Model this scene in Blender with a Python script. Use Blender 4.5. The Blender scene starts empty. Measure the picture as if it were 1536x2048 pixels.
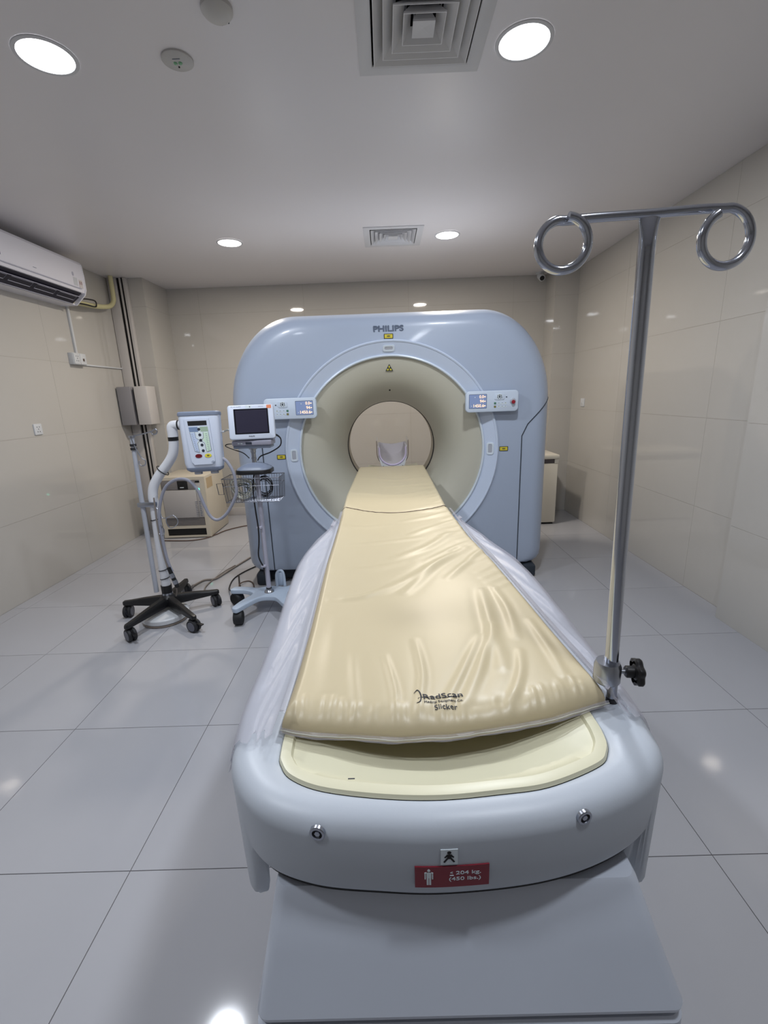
import bpy, bmesh, math, random
import numpy as np
from mathutils import Vector, Matrix
random.seed(7)
PI = math.pi
SC = bpy.context.scene
COL = SC.collection

# ------------------------------------------------------------------ camera
cd = bpy.data.cameras.new('camera'); cam = bpy.data.objects.new('camera', cd); COL.objects.link(cam)
cd.sensor_fit = 'VERTICAL'; cd.sensor_height = 32.0; cd.sensor_width = 24.0
cd.lens = 900.0 / 2048.0 * 32.0
cd.clip_start = 0.02
Rm = (Matrix.Rotation(math.radians(0.53), 4, 'Z') @ Matrix.Rotation(math.radians(90 - 14.56), 4, 'X')
      @ Matrix.Rotation(math.radians(-2.1), 4, 'Z'))
cam.matrix_world = Matrix.Translation((0, 0, 1.40)) @ Rm
SC.camera = cam
# ------------------------------------------------------------------ world, exposure
w = bpy.data.worlds.new('world'); SC.world = w; w.use_nodes = True
w.node_tree.nodes['Background'].inputs[0].default_value = (0.5, 0.55, 0.6, 1)
w.node_tree.nodes['Background'].inputs[1].default_value = 0.05
SC.view_settings.view_transform = 'Standard'; SC.view_settings.look = 'None'
SC.view_settings.exposure = 0.14; SC.view_settings.gamma = 1.0
try: SC.view_settings.use_curve_mapping = False
except Exception: pass
# ceiling lamps: x, y, watts, colour, label
COOL, WARM, MIDC = (0.88, 0.93, 1.0), (1.0, 0.90, 0.77), (0.88, 0.93, 1.0)
LAMPS = [
    (-1.18, 1.99, 18.5, COOL, 'bright round ceiling downlight at the top left, beside the two ceiling detectors'),
    (0.555, 2.02, 18.5, COOL, 'bright round ceiling downlight at the top right, beside the large near air vent'),
    (-1.20, 4.05, 23, WARM, 'warm round ceiling downlight above the left half of the scanner gantry'),
    (0.553, 4.07, 23, WARM, 'warm round ceiling downlight just right of the small far air vent'),
    (-1.18, 0.32, 10.5, MIDC, 'round ceiling downlight behind the camera on the left, out of the frame'),
    (0.555, 0.32, 10.5, MIDC, 'round ceiling downlight behind the camera on the right, out of the frame'),
]

# ------------------------------------------------------------------ materials
def lin(c):
    return tuple(((v / 255.0) / 12.92 if v / 255.0 <= 0.04045 else ((v / 255.0 + 0.055) / 1.055) ** 2.4) for v in c)
MATS = {}
def mat(name, rgb, rough=0.4, metal=0.0, coat=0.0, bump=0.0, bscale=60.0, var=0.0, vscale=3.0, emit=0.0, alpha=1.0,
        stretch=None, spec=0.5, rvar=0.0):
    m = bpy.data.materials.new(name); m.use_nodes = True; MATS[name] = m
    nt = m.node_tree; b = nt.nodes['Principled BSDF']; L = nt.links
    c = lin(rgb)
    b.inputs['Base Color'].default_value = (*c, 1); b.inputs['Roughness'].default_value = rough
    b.inputs['Metallic'].default_value = metal; b.inputs['Coat Weight'].default_value = coat
    b.inputs['Coat Roughness'].default_value = 0.08; b.inputs['Specular IOR Level'].default_value = spec
    b.inputs['Alpha'].default_value = alpha
    if emit:
        b.inputs['Emission Color'].default_value = (*c, 1); b.inputs['Emission Strength'].default_value = emit
    tc = nt.nodes.new('ShaderNodeTexCoord'); src = tc.outputs['Object']
    if stretch:
        mp = nt.nodes.new('ShaderNodeMapping'); mp.inputs['Scale'].default_value = stretch
        L.new(src, mp.inputs['Vector']); src = mp.outputs['Vector']
    if var or rvar:
        n = nt.nodes.new('ShaderNodeTexNoise'); n.inputs['Scale'].default_value = vscale; n.inputs['Detail'].default_value = 4
        L.new(src, n.inputs['Vector'])
        if var:
            mx = nt.nodes.new('ShaderNodeMix'); mx.data_type = 'RGBA'
            mx.inputs['A'].default_value = (*[v * (1 - var) for v in c], 1)
            mx.inputs['B'].default_value = (*[min(1, v * (1 + var)) for v in c], 1)
            L.new(n.outputs['Fac'], mx.inputs['Factor']); L.new(mx.outputs['Result'], b.inputs['Base Color'])
        if rvar:
            mr = nt.nodes.new('ShaderNodeMapRange'); mr.inputs['To Min'].default_value = max(0, rough - rvar)
            mr.inputs['To Max'].default_value = rough + rvar
            L.new(n.outputs['Fac'], mr.inputs['Value']); L.new(mr.outputs['Result'], b.inputs['Roughness'])
    if bump:
        n2 = nt.nodes.new('ShaderNodeTexNoise'); n2.inputs['Scale'].default_value = bscale; n2.inputs['Detail'].default_value = 3
        L.new(src, n2.inputs['Vector'])
        bp = nt.nodes.new('ShaderNodeBump'); bp.inputs['Strength'].default_value = bump; bp.inputs['Distance'].default_value = 0.002
        L.new(n2.outputs['Fac'], bp.inputs['Height']); L.new(bp.outputs['Normal'], b.inputs['Normal'])
    return m

floor_tile = mat('floor_tile', (172, 173, 179), 0.08, var=0.05, vscale=1.6, bump=0.04, bscale=9, rvar=0.02, spec=0.45)
floor_grout = mat('floor_grout', (92, 90, 92), 0.8)
wall_tile = mat('wall_tile', (188, 185, 180), 0.035, var=0.035, vscale=1.3, spec=0.5)
wall_grout = mat('wall_grout', (150, 141, 128), 0.7)
ceil_m = mat('ceiling_paint', (224, 221, 223), 0.30, var=0.02, vscale=2, bump=0.03, bscale=5, spec=0.4)
white_plastic = mat('white_plastic', (205, 208, 212), 0.35, bump=0.02, bscale=300)
gantry_blue = mat('pale_blue_shell', (173, 185, 205), 0.33, coat=0.15, bump=0.015, bscale=400)
ring_blue = mat('light_blue_ring', (202, 214, 234), 0.38)
ring_lip = mat('ring_lip', (216, 226, 236), 0.3)
cream = mat('cream_funnel', (192, 189, 174), 0.42, coat=0.1)
bore_cream = mat('bore_liner', (172, 162, 142), 0.4)
dark_rubber = mat('dark_rubber', (30, 31, 35), 0.6)
black_plastic = mat('black_plastic', (22, 22, 25), 0.4, bump=0.05, bscale=200)
seam_dark = mat('seam_dark', (45, 52, 62), 0.7)
panel_white = mat('panel_white', (206, 218, 234), 0.35)
table_shell = mat('table_shell', (190, 197, 207), 0.40, coat=0.0, bump=0.03, bscale=350, var=0.02, vscale=4)
pedestal_m = mat('pedestal_shell', (208, 215, 228), 0.36, coat=0.05, var=0.04, vscale=6, rvar=0.05)
tray_m = mat('cream_tray', (222, 218, 190), 0.35, var=0.03, vscale=8)
vinyl = mat('cream_vinyl', (202, 188, 155), 0.38, coat=0.0, bump=0.12, bscale=14, var=0.03, vscale=3)
vinyl_low = mat('vinyl_side', (206, 184, 138), 0.4)
chrome = mat('brushed_steel', (190, 194, 204), 0.14, metal=1.0)
steel = mat('satin_steel', (176, 180, 190), 0.28, metal=1.0)
grey_paint = mat('grey_painted_steel', (178, 182, 192), 0.35, metal=0.1)
lilac_grey = mat('grey_pole_paint', (184, 184, 200), 0.35, metal=0.1)
inj_white = mat('stand_white', (226, 228, 234), 0.3)
inj_shell = mat('console_shell', (208, 216, 232), 0.38)
inj_dark = mat('console_grey', (128, 138, 158), 0.4)
base_blue = mat('base_pale_blue', (176, 190, 208), 0.4)
caster_grey = mat('caster_grey', (98, 100, 112), 0.45)
ink = mat('dark_ink', (38, 44, 58), 0.6)
ink_grey = mat('grey_ink', (92, 104, 126), 0.6)
yellow = mat('yellow_label', (214, 196, 60), 0.5)
red_label = mat('red_label', (128, 26, 44), 0.4)
red_btn = mat('red_button', (150, 30, 46), 0.4)
dkred = mat('dark_red_button', (110, 16, 28), 0.4)
yel_btn = mat('yellow_button', (226, 214, 70), 0.4)
green_btn = mat('green_button', (72, 124, 100), 0.45)
olive_btn = mat('olive_button', (122, 116, 62), 0.45)
orange_lbl = mat('orange_label', (232, 140, 100), 0.5)
white_lbl = mat('white_label', (218, 228, 234), 0.45)
lcd_bg = mat('display_background', (150, 168, 210), 0.25)
lcd_seg = mat('display_digits', (255, 214, 176), 0.5, emit=0.9)
screen_m = mat('dark_screen', (20, 20, 30), 0.08, coat=0.5)
screen_in = mat('screen_glass', (52, 50, 66), 0.12)
led_green = mat('green_led', (60, 240, 200), 0.4, emit=2.5)
beige_cab = mat('beige_cabinet', (206, 198, 182), 0.45, var=0.02)
grey_cab = mat('grey_cabinet_panel', (182, 178, 176), 0.5)
grille_m = mat('grille_grey', (128, 124, 124), 0.6)
hose_grey = mat('hose_grey', (150, 152, 166), 0.5)
cable_grey = mat('cable_grey', (134, 126, 120), 0.5)
cable_brown = mat('cable_brown', (92, 74, 66), 0.5)
cable_black = mat('cable_black', (24, 22, 26), 0.45)
cable_white = mat('cable_white', (200, 200, 190), 0.45)
wire_m = mat('basket_wire', (120, 122, 130), 0.3, metal=0.9)
foam_cream = mat('pipe_foam', (206, 200, 156), 0.7, bump=0.3, bscale=60)
trunk_m = mat('trunk_cover', (196, 192, 190), 0.45)
box_grey = mat('box_grey', (142, 140, 144), 0.5)
ac_white = mat('ac_white', (226, 226, 236), 0.25, coat=0.2)
ac_dark = mat('ac_slot', (26, 26, 44), 0.5)
ac_grey = mat('ac_vane', (176, 178, 194), 0.3)
vent_m = mat('vent_white', (205, 205, 208), 0.45)
vent_dark = mat('vent_dark', (24, 26, 36), 0.7)
det_m = mat('detector_plastic', (188, 186, 184), 0.45)
pad_m = mat('head_pad', (190, 184, 186), 0.55, bump=0.3, bscale=25)
freezer_m = mat('freezer_white', (226, 220, 206), 0.35)
blk = mat('matt_black', (14, 14, 16), 0.7)
def film_mat(name, rgb, opac, rough):
    m = bpy.data.materials.new(name); m.use_nodes = True; nt = m.node_tree
    for n in list(nt.nodes): nt.nodes.remove(n)
    o = nt.nodes.new('ShaderNodeOutputMaterial'); mx = nt.nodes.new('ShaderNodeMixShader')
    tr = nt.nodes.new('ShaderNodeBsdfTransparent'); p = nt.nodes.new('ShaderNodeBsdfPrincipled')
    tr.inputs[0].default_value = (0.97, 0.97, 0.98, 1)
    p.inputs['Base Color'].default_value = (*lin(rgb), 1); p.inputs['Roughness'].default_value = rough
    p.inputs['Specular IOR Level'].default_value = 0.6
    n = nt.nodes.new('ShaderNodeTexNoise'); n.inputs['Scale'].default_value = 9; n.inputs['Detail'].default_value = 3
    tc = nt.nodes.new('ShaderNodeTexCoord'); nt.links.new(tc.outputs['Object'], n.inputs['Vector'])
    bp = nt.nodes.new('ShaderNodeBump'); bp.inputs['Strength'].default_value = 0.35; bp.inputs['Distance'].default_value = 0.004
    nt.links.new(n.outputs['Fac'], bp.inputs['Height']); nt.links.new(bp.outputs['Normal'], p.inputs['Normal'])
    mx.inputs[0].default_value = opac
    nt.links.new(tr.outputs[0], mx.inputs[1]); nt.links.new(p.outputs[0], mx.inputs[2]); nt.links.new(mx.outputs[0], o.inputs[0])
    return m
film = film_mat('clear_plastic_film', (206, 204, 214), 0.36, 0.34)
acrylic = film_mat('clear_acrylic', (200, 206, 210), 0.25, 0.1)

# ------------------------------------------------------------------ mesh helpers
class MB:
    def __init__(s): s.v = []; s.f = []
    def add(s, vs, fs):
        o = len(s.v); s.v += [tuple(map(float, p)) for p in vs]; s.f += [tuple(i + o for i in f) for f in fs]; return s
    def box(s, x0, x1, y0, y1, z0, z1, bev=0.0, seg=2, M=None):
        if bev:
            bm = bmesh.new(); bmesh.ops.create_cube(bm, size=1)
            for v in bm.verts: v.co = Vector(((x0 + x1) / 2 + v.co.x * (x1 - x0), (y0 + y1) / 2 + v.co.y * (y1 - y0), (z0 + z1) / 2 + v.co.z * (z1 - z0)))
            bmesh.ops.bevel(bm, geom=bm.edges[:], offset=bev, segments=seg, affect='EDGES', profile=0.5)
            bm.verts.index_update(); vs = [v.co.copy() for v in bm.verts]; fs = [[v.index for v in f.verts] for f in bm.faces]; bm.free()
        else:
            vs = [Vector(p) for p in ((x0, y0, z0), (x1, y0, z0), (x1, y1, z0), (x0, y1, z0), (x0, y0, z1), (x1, y0, z1), (x1, y1, z1), (x0, y1, z1))]
            fs = [(0, 3, 2, 1), (4, 5, 6, 7), (0, 1, 5, 4), (1, 2, 6, 5), (2, 3, 7, 6), (3, 0, 4, 7)]
        if M is not None: vs = [M @ v for v in vs]
        return s.add(vs, fs)
    def tube(s, pts, r, n=12, smooth=0, closed=False, caps=True):
        pts = [Vector(p) for p in pts]
        rs = list(r) if isinstance(r, (list, tuple)) else None
        if smooth:
            P = []; Rr = []; m = len(pts); cnt = m if closed else m - 1
            for i in range(cnt):
                if closed: a, b, c, d = pts[(i - 1) % m], pts[i], pts[(i + 1) % m], pts[(i + 2) % m]
                else: a, b, c, d = pts[max(i - 1, 0)], pts[i], pts[i + 1], pts[min(i + 2, m - 1)]
                for k in range(smooth):
                    t = k / smooth; t2 = t * t; t3 = t2 * t
                    P.append(0.5 * ((2 * b) + (c - a) * t + (2 * a - 5 * b + 4 * c - d) * t2 + (3 * b - a - 3 * c + d) * t3))
                    if rs: Rr.append(rs[i] * (1 - t) + rs[(i + 1) % m] * t)
            if not closed:
                P.append(pts[-1])
                if rs: Rr.append(rs[-1])
            pts = P; rs = Rr if rs else None
        if rs is None: rs = [r] * len(pts)
        m = len(pts); T = []
        for i in range(m):
            a = pts[(i - 1) % m] if (closed or i > 0) else pts[i]; b = pts[(i + 1) % m] if (closed or i < m - 1) else pts[i]
            t = (b - a); T.append(t.normalized() if t.length > 1e-9 else Vector((0, 0, 1)))
        up = Vector((0, 0, 1)) if abs(T[0].z) < 0.9 else Vector((1, 0, 0))
        N = T[0].cross(up).normalized(); vs = []; fs = []
        for i in range(m):
            N = (N - T[i] * N.dot(T[i])); N = N.normalized() if N.length > 1e-6 else T[i].orthogonal().normalized()
            B = T[i].cross(N)
            for k in range(n):
                a = 2 * PI * k / n; vs.append(pts[i] + (N * math.cos(a) + B * math.sin(a)) * rs[i])
        for i in range(m if closed else m - 1):
            j = (i + 1) % m
            for k in range(n): fs.append((i * n + k, i * n + (k + 1) % n, j * n + (k + 1) % n, j * n + k))
        if caps and not closed: fs.append(tuple(range(n))[::-1]); fs.append(tuple(range((m - 1) * n, m * n)))
        return s.add(vs, fs)
    def lathe(s, prof, n=32, M=None, closed_ends=True):
        # prof: (r, h) pairs about local z
        vs = []; fs = []
        for r, h in prof:
            for k in range(n):
                a = 2 * PI * k / n; vs.append(Vector((r * math.cos(a), r * math.sin(a), h)))
        for i in range(len(prof) - 1):
            for k in range(n): fs.append((i * n + k, i * n + (k + 1) % n, (i + 1) * n + (k + 1) % n, (i + 1) * n + k))
        if closed_ends:
            if prof[0][0] > 1e-6: fs.append(tuple(range(n))[::-1])
            if prof[-1][0] > 1e-6: fs.append(tuple(range((len(prof) - 1) * n, len(prof) * n)))
        if M is not None: vs = [M @ v for v in vs]
        return s.add(vs, fs)
    def prism(s, poly, h0, h1, M=None):
        n = len(poly); vs = [Vector((p[0], p[1], h0)) for p in poly] + [Vector((p[0], p[1], h1)) for p in poly]
        fs = [tuple(range(n))[::-1], tuple(range(n, 2 * n))] + [(i, (i + 1) % n, n + (i + 1) % n, n + i) for i in range(n)]
        if M is not None: vs = [M @ v for v in vs]
        return s.add(vs, fs)
    def grid(s, rows, closed=False):
        m = len(rows); n = len(rows[0]); vs = [p for r in rows for p in r]; fs = []
        for i in range(m - 1):
            for k in range(n if closed else n - 1): fs.append((i * n + k, i * n + (k + 1) % n, (i + 1) * n + (k + 1) % n, (i + 1) * n + k))
        return s.add(vs, fs)

def to_mesh(name, mb, m, off=(0, 0, 0), sharp=35, flip=True):
    me = bpy.data.meshes.new(name); o = Vector(off)
    me.from_pydata([(p[0] - o.x, p[1] - o.y, p[2] - o.z) for p in mb.v], [], mb.f); me.update()
    bm = bmesh.new(); bm.from_mesh(me); bmesh.ops.remove_doubles(bm, verts=bm.verts, dist=1e-6)
    if flip: bmesh.ops.recalc_face_normals(bm, faces=bm.faces)
    bm.to_mesh(me); bm.free()
    me.shade_smooth()
    try: me.set_sharp_from_angle(angle=math.radians(sharp))
    except Exception: pass
    me.materials.append(m); return me
ROOT = {}
def thing(name, label, cat, loc=(0, 0, 0), group=None):
    o = bpy.data.objects.new(name, None); COL.objects.link(o); o.location = loc; o.empty_display_size = 0.1
    o['label'] = label; o['category'] = cat; ROOT[o.name] = Vector(loc)
    if group: o['group'] = group
    return o
def rootloc(p):
    while p.parent: p = p.parent
    return p.location.copy()
def part(parent, name, mb, m, label=None, sharp=35, kind=None, flip=True):
    off = rootloc(parent) if parent else Vector((0, 0, 0))
    me = to_mesh(name, mb, m, off, sharp, flip); o = bpy.data.objects.new(name, me); COL.objects.link(o)
    if parent: o.parent = parent
    if label: o['label'] = label
    if kind: o['kind'] = kind
    return o
def single(name, mb, m, label, cat, group=None, sharp=35, loc=(0, 0, 0)):
    me = to_mesh(name, mb, m, loc, sharp); o = bpy.data.objects.new(name, me); COL.objects.link(o); o.location = loc
    o['label'] = label; o['category'] = cat
    if group: o['group'] = group
    return o
def struct(name, mb, m, label=None, sharp=35):
    me = to_mesh(name, mb, m, (0, 0, 0), sharp); o = bpy.data.objects.new(name, me); COL.objects.link(o); o['kind'] = 'structure'
    if label: o['label'] = label
    return o
def text_mb(s, size, M, depth=0.0004, bold=0.0, align='CENTER', fit_w=None):
    cu = bpy.data.curves.new('lettering', 'FONT'); cu.body = s; cu.size = size; cu.align_x = align; cu.align_y = 'CENTER'
    cu.offset = bold; cu.extrude = depth; cu.resolution_u = 3
    ob = bpy.data.objects.new('lettering', cu); COL.objects.link(ob); bpy.context.view_layer.update()
    me = bpy.data.meshes.new_from_object(ob)
    vs = [v.co.copy() for v in me.vertices]; fs = [tuple(p.vertices) for p in me.polygons]
    bpy.data.objects.remove(ob); bpy.data.curves.remove(cu); bpy.data.meshes.remove(me)
    if fit_w:
        xs = [v.x for v in vs]; k = fit_w / (max(xs) - min(xs)); vs = [Vector((v.x * k, v.y, v.z)) for v in vs]
    if callable(M) and not isinstance(M, Matrix): vs = [M(v) for v in vs]
    else: vs = [M @ v for v in vs]
    return MB().add(vs, fs)
def face_cam(x, y, z):     # local x -> +x, local y -> +z, local z -> -y (towards the viewer's side of the room)
    return Matrix.Translation((x, y, z)) @ Matrix.Rotation(PI / 2, 4, 'X')
def rrect(w, h, r, n=5):
    P = []
    for cx, cy, a0 in ((w / 2 - r, h / 2 - r, 0), (-w / 2 + r, h / 2 - r, 90), (-w / 2 + r, -h / 2 + r, 180), (w / 2 - r, -h / 2 + r, 270)):
        for k in range(n + 1):
            a = math.radians(a0 + 90 * k / n); P.append((cx + r * math.cos(a), cy + r * math.sin(a)))
    return P
def oval(rx, ry, n=20, cx=0, cy=0): return [(cx + rx * math.cos(2 * PI * k / n), cy + ry * math.sin(2 * PI * k / n)) for k in range(n)]
def rpanel(mb, w, h, r, t, M, bev=0.004, n=6):   # rounded slab with softened front edge, front at local z=t
    P0 = rrect(w, h, r, n); P1 = rrect(w - 2 * bev, h - 2 * bev, max(r - bev, 0.001), n); P2 = rrect(w - bev * .6, h - bev * .6, max(r - bev * .3, 0.001), n)
    rows = [[M @ Vector((p[0], p[1], 0)) for p in P0], [M @ Vector((p[0], p[1], t - bev)) for p in P0],
            [M @ Vector((p[0], p[1], t - bev * .3)) for p in P2], [M @ Vector((p[0], p[1], t)) for p in P1]]
    mb.grid(rows, True); mb.add(rows[-1], [tuple(range(len(P1)))]); mb.add(rows[0], [tuple(range(len(P0)))[::-1]]); return mb
def arange(a, b, n): return [a + (b - a) * i / (n - 1) for i in range(n)]
def interp(x, P): return float(np.interp(x, [p[0] for p in P], [p[1] for p in P]))

# ------------------------------------------------------------------ room
XL, XR, YB, YF, H = -2.738, 2.10, -2.6, 5.50, 2.63
PILX, PILY = -2.40, 4.98
PRX, PRY = 1.85, 5.20
PIERX, PIERY = 2.0, 2.53
fl = struct('floor', MB().box(XL - .05, XR + .1, YB - .05, YF + .05, -0.06, -0.0015), floor_grout)
TX, TY = 0.598, 0.6355
xs = [-0.837 + TX * k for k in range(-4, 6)]; ys = [1.071 + TY * k for k in range(-6, 8)]
xs = [XL] + [x for x in xs if XL + .01 < x < XR - .01] + [XR]; ys = [YB] + [y for y in ys if YB + .01 < y < YF - .01] + [YF]
tile_cache = {}
def tile(parent, name, x0, x1, y0, y1, z0, z1, m):
    key = (round(x1 - x0, 4), round(y1 - y0, 4), round(z1 - z0, 4), m.name)
    if key not in tile_cache:
        a, b, c = (x1 - x0) / 2, (y1 - y0) / 2, (z1 - z0) / 2
        tile_cache[key] = to_mesh(name, MB().box(-a, a, -b, b, -c, c), m)
    o = bpy.data.objects.new(name, tile_cache[key]); COL.objects.link(o); o.parent = parent
    o.location = ((x0 + x1) / 2, (y0 + y1) / 2, (z0 + z1) / 2); return o
G = 0.0013
for i in range(len(xs) - 1):
    for j in range(len(ys) - 1):
        tile(fl, 'tile', xs[i] + G, xs[i + 1] - G, ys[j] + G, ys[j + 1] - G, -0.012, 0.0, floor_tile)

def tiled_wall(name, axis, pos, a0, a1, sgn, first=0.0, zs=None, gap=0.0007, label=None):
    """axis 'x': wall in plane x=pos running along y from a0 to a1; sgn = direction of the room"""
    t = 0.05
    lo, hi = (pos - sgn * t, pos - sgn * 0.0012); lo, hi = min(lo, hi), max(lo, hi)
    if axis == 'x': w = struct(name, MB().box(lo, hi, a0 + .012, a1 - .012, -0.05, H), wall_grout, label)
    else: w = struct(name, MB().box(a0 + .012, a1 - .012, lo, hi, -0.05, H), wall_grout, label)
    rows = [0, 0.59, 1.18, 1.77, 2.36, H]; cuts = [a0]; c = first
    while c < a1 - 0.03:
        if c > a0 + 0.03: cuts.append(c)
        c += 1.18
    cuts.append(a1)
    p0, p1 = min(pos, pos - sgn * .01), max(pos, pos - sgn * .01)
    for r in range(5):
        for k in range(len(cuts) - 1):
            s0, s1 = cuts[k] + (gap if k else 0), cuts[k + 1] - (gap if k < len(cuts) - 2 else 0); z0, z1 = rows[r] + gap, rows[r + 1] - gap
            if axis == 'x': tile(w, 'tile', p0, p1, s0, s1, z0, z1, wall_tile)
            else: tile(w, 'tile', s0, s1, p0, p1, z0, z1, wall_tile)
    return w
tiled_wall('wall_left', 'x', XL, YB, YF, 1, first=-2.0)
tiled_wall('wall_right', 'x', XR, PIERY, YF, -1, first=3.0)
tiled_wall('wall_right_pier', 'x', PIERX, YB, PIERY, -1, first=-1.6)
tiled_wall('wall_pier_return', 'y', PIERY, PIERX + .0101, XR + .05, 1, first=9)
tiled_wall('wall_back', 'y', YF, XL, XR, -1, first=-2.05)
tiled_wall('wall_front', 'y', YB, XL, PIERX, 1, first=-2.05)
tiled_wall('wall_left_pillar_face', 'y', PILY, XL, PILX, -1, first=9)
tiled_wall('wall_left_pillar_side', 'x', PILX, PILY + .0101, YF, 1, first=9)
tiled_wall('wall_right_pillar_face', 'y', PRY, PRX, XR, -1, first=9)
tiled_wall('wall_right_pillar_side', 'x', PRX, PRY + .0101, YF, -1, first=9)
struct('baseboard_back', MB().box(PILX + .001, PRX - .001, YF - .018, YF - .0005, 0.0, 0.10, 0.003), trunk_m)

VENTS = [(0.115, 4.06, 'square ceiling air vent in front of the scanner gantry, the farther one'),
         (0.180, 1.93, 'square ceiling air vent cut by the top edge of the view, the nearer one')]
VH = 0.185   # half of the vent opening
cx = sorted([XL - .05, XR + .1] + [v[0] + s * VH for v in VENTS for s in (-1, 1)])
cy = sorted([YB - .05, YF + .05] + [v[1] + s * VH for v in VENTS for s in (-1, 1)])
mb = MB()
for i in range(len(cx) - 1):
    for j in range(len(cy) - 1):
        mx_, my_ = (cx[i] + cx[i + 1]) / 2, (cy[j] + cy[j + 1]) / 2
        if any(abs(mx_ - v[0]) < VH and abs(my_ - v[1]) < VH for v in VENTS): continue
        mb.add([(cx[i], cy[j], H), (cx[i + 1], cy[j], H), (cx[i + 1], cy[j + 1], H), (cx[i], cy[j + 1], H)], [(3, 2, 1, 0)])
me = bpy.data.meshes.new('ceiling'); me.from_pydata(mb.v, [], mb.f); me.update(); me.materials.append(ceil_m)
co = bpy.data.objects.new('ceiling', me); COL.objects.link(co); co['kind'] = 'structure'
struct('trim_1', MB().box(XL - .05, XR + .1, YB - .05, YF + .05, H + .14, H + .17), ceil_m, 'slab above the ceiling')

def square_ring(mb, cx, cy, prof):   # prof: (half, z)
    rows = [[(cx - a, cy - a, z), (cx + a, cy - a, z), (cx + a, cy + a, z), (cx - a, cy + a, z)] for a, z in prof]
    return mb.grid(rows, True)
for vx, vy, lab in VENTS:
    t = thing('ceiling_vent', lab, 'air vent', (vx, vy, H), 'square ceiling diffusers')
    part(t, 'frame', square_ring(MB(), vx, vy, [(.232, H - .0005), (.232, H - .004), (.226, H - .006), (.188, H - .006), (.183, H - .003), (.180, H + .03)]), vent_m)
    part(t, 'backing', square_ring(MB(), vx, vy, [(.18, H + .0), (.18, H + .12)]).add([(vx - .18, vy - .18, H + .12), (vx + .18, vy - .18, H + .12), (vx + .18, vy + .18, H + .12), (vx - .18, vy + .18, H + .12)], [(0, 1, 2, 3)]), vent_dark)
    for a, lo_ in ((.176, .042), (.142, .042), (.108, .040), (.072, .026)):
        part(t, 'louver', square_ring(MB(), vx, vy, [(a - lo_, H + .030), (a, H - .006), (a, H - .010), (a - .003, H - .010), (a - lo_ - .003, H + .028)]), vent_m, sharp=20)
    part(t, 'centre_plate', square_ring(MB(), vx, vy, [(.022, H + .03), (.038, H - .004), (.038, H - .010), (.0001, H - .006)]), vent_m, sharp=10)
    for k in range(5): part(t, 'fin', MB().box(vx - .06 + .03 * k - .001, vx - .06 + .03 * k + .001, vy - .15, vy + .15, H + .04, H + .06), vent_m)

lamp_mesh = None
for i, (lx, ly, pw, colr, lab) in enumerate(LAMPS):
    t = thing('ceiling_light', lab, 'ceiling light', (lx, ly, H), 'round recessed downlights')
    M = Matrix.Translation((lx, ly, H)) @ Matrix.Rotation(PI, 4, 'X')
    part(t, 'frame', MB().lathe([(.104, 0.0005), (.103, .004), (.096, .006), (.090, .005), (.088, .002)], 48, M, False), vent_m)
    dm = mat('diffuser_%d' % i, (255, 255, 255), 0.5); b = dm.node_tree.nodes['Principled BSDF']
    b.inputs['Emission Color'].default_value = (*[0.5 + 0.5 * c for c in colr], 1); b.inputs['Emission Strength'].default_value = 7.0
    part(t, 'diffuser', MB().lathe([(.089, .002), (.089, .004), (.0001, .0055)], 48, M, True), dm)
    ld = bpy.data.lights.new('lamp', 'AREA'); ld.shape = 'DISK'; ld.size = 0.17; ld.energy = pw; ld.color = colr
    lo = bpy.data.objects.new('lamp', ld); COL.objects.link(lo); lo.parent = t; lo.location = (0, 0, -0.008)

for (dx, dy, lab, kind) in ((-.602, 1.70 * 1.0265 * .9965 + 0.30, 'flat round ceiling emergency light with two green lenses', 1), (-.495, 1.82, 'round ceiling smoke detector cut by the top edge of the view', 2)):
    dy = 2.035 if kind == 1 else 1.815
    dx = -.722 if kind == 1 else -.497
    t = thing('emergency_light' if kind == 1 else 'smoke_detector', lab, 'ceiling fitting', (dx, dy, H))
    M = Matrix.Translation((dx, dy, H)) @ Matrix.Rotation(PI, 4, 'X')
    R = .056 if kind == 1 else .05
    part(t, 'cover', MB().lathe([(R, 0.0005), (R, .006), (R - .006, .010), (.0001, .012 if kind == 1 else .03)] if kind == 1 else [(R, .0005), (R, .012), (R - .008, .022), (R - .02, .03), (.0001, .032)], 40, M), det_m)
    if kind == 1:
        for s in (-1, 1): part(t, 'lens', MB().lathe([(.008, 0.011), (.006, .015), (.0001, .017)], 14, Matrix.Translation((dx + s * .009, dy, H)) @ Matrix.Rotation(PI, 4, 'X')), mat('green_lens%d' % s, (120, 170, 130), .2), 'green lens')
        part(t, 'sensor', MB().lathe([(.003, 0.011), (.003, .014)], 10, Matrix.Translation((dx - .004, dy + .02, H)) @ Matrix.Rotation(PI, 4, 'X')), blk)
        part(t, 'marking', MB().box(dx - .012, dx + .016, dy - .022, dy - .020, H - .0125, H - .0115), ink_grey)
    else:
        part(t, 'sensor', MB().lathe([(.004, .024), (.004, .029)], 10, Matrix.Translation((dx + .004, dy + .028, H)) @ Matrix.Rotation(PI, 4, 'X')), ink)
        part(t, 'sensor', MB().lathe([(.003, .015), (.003, .024)], 10, Matrix.Translation((dx + .026, dy + .030, H)) @ Matrix.Rotation(PI, 4, 'X')), ink)

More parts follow.
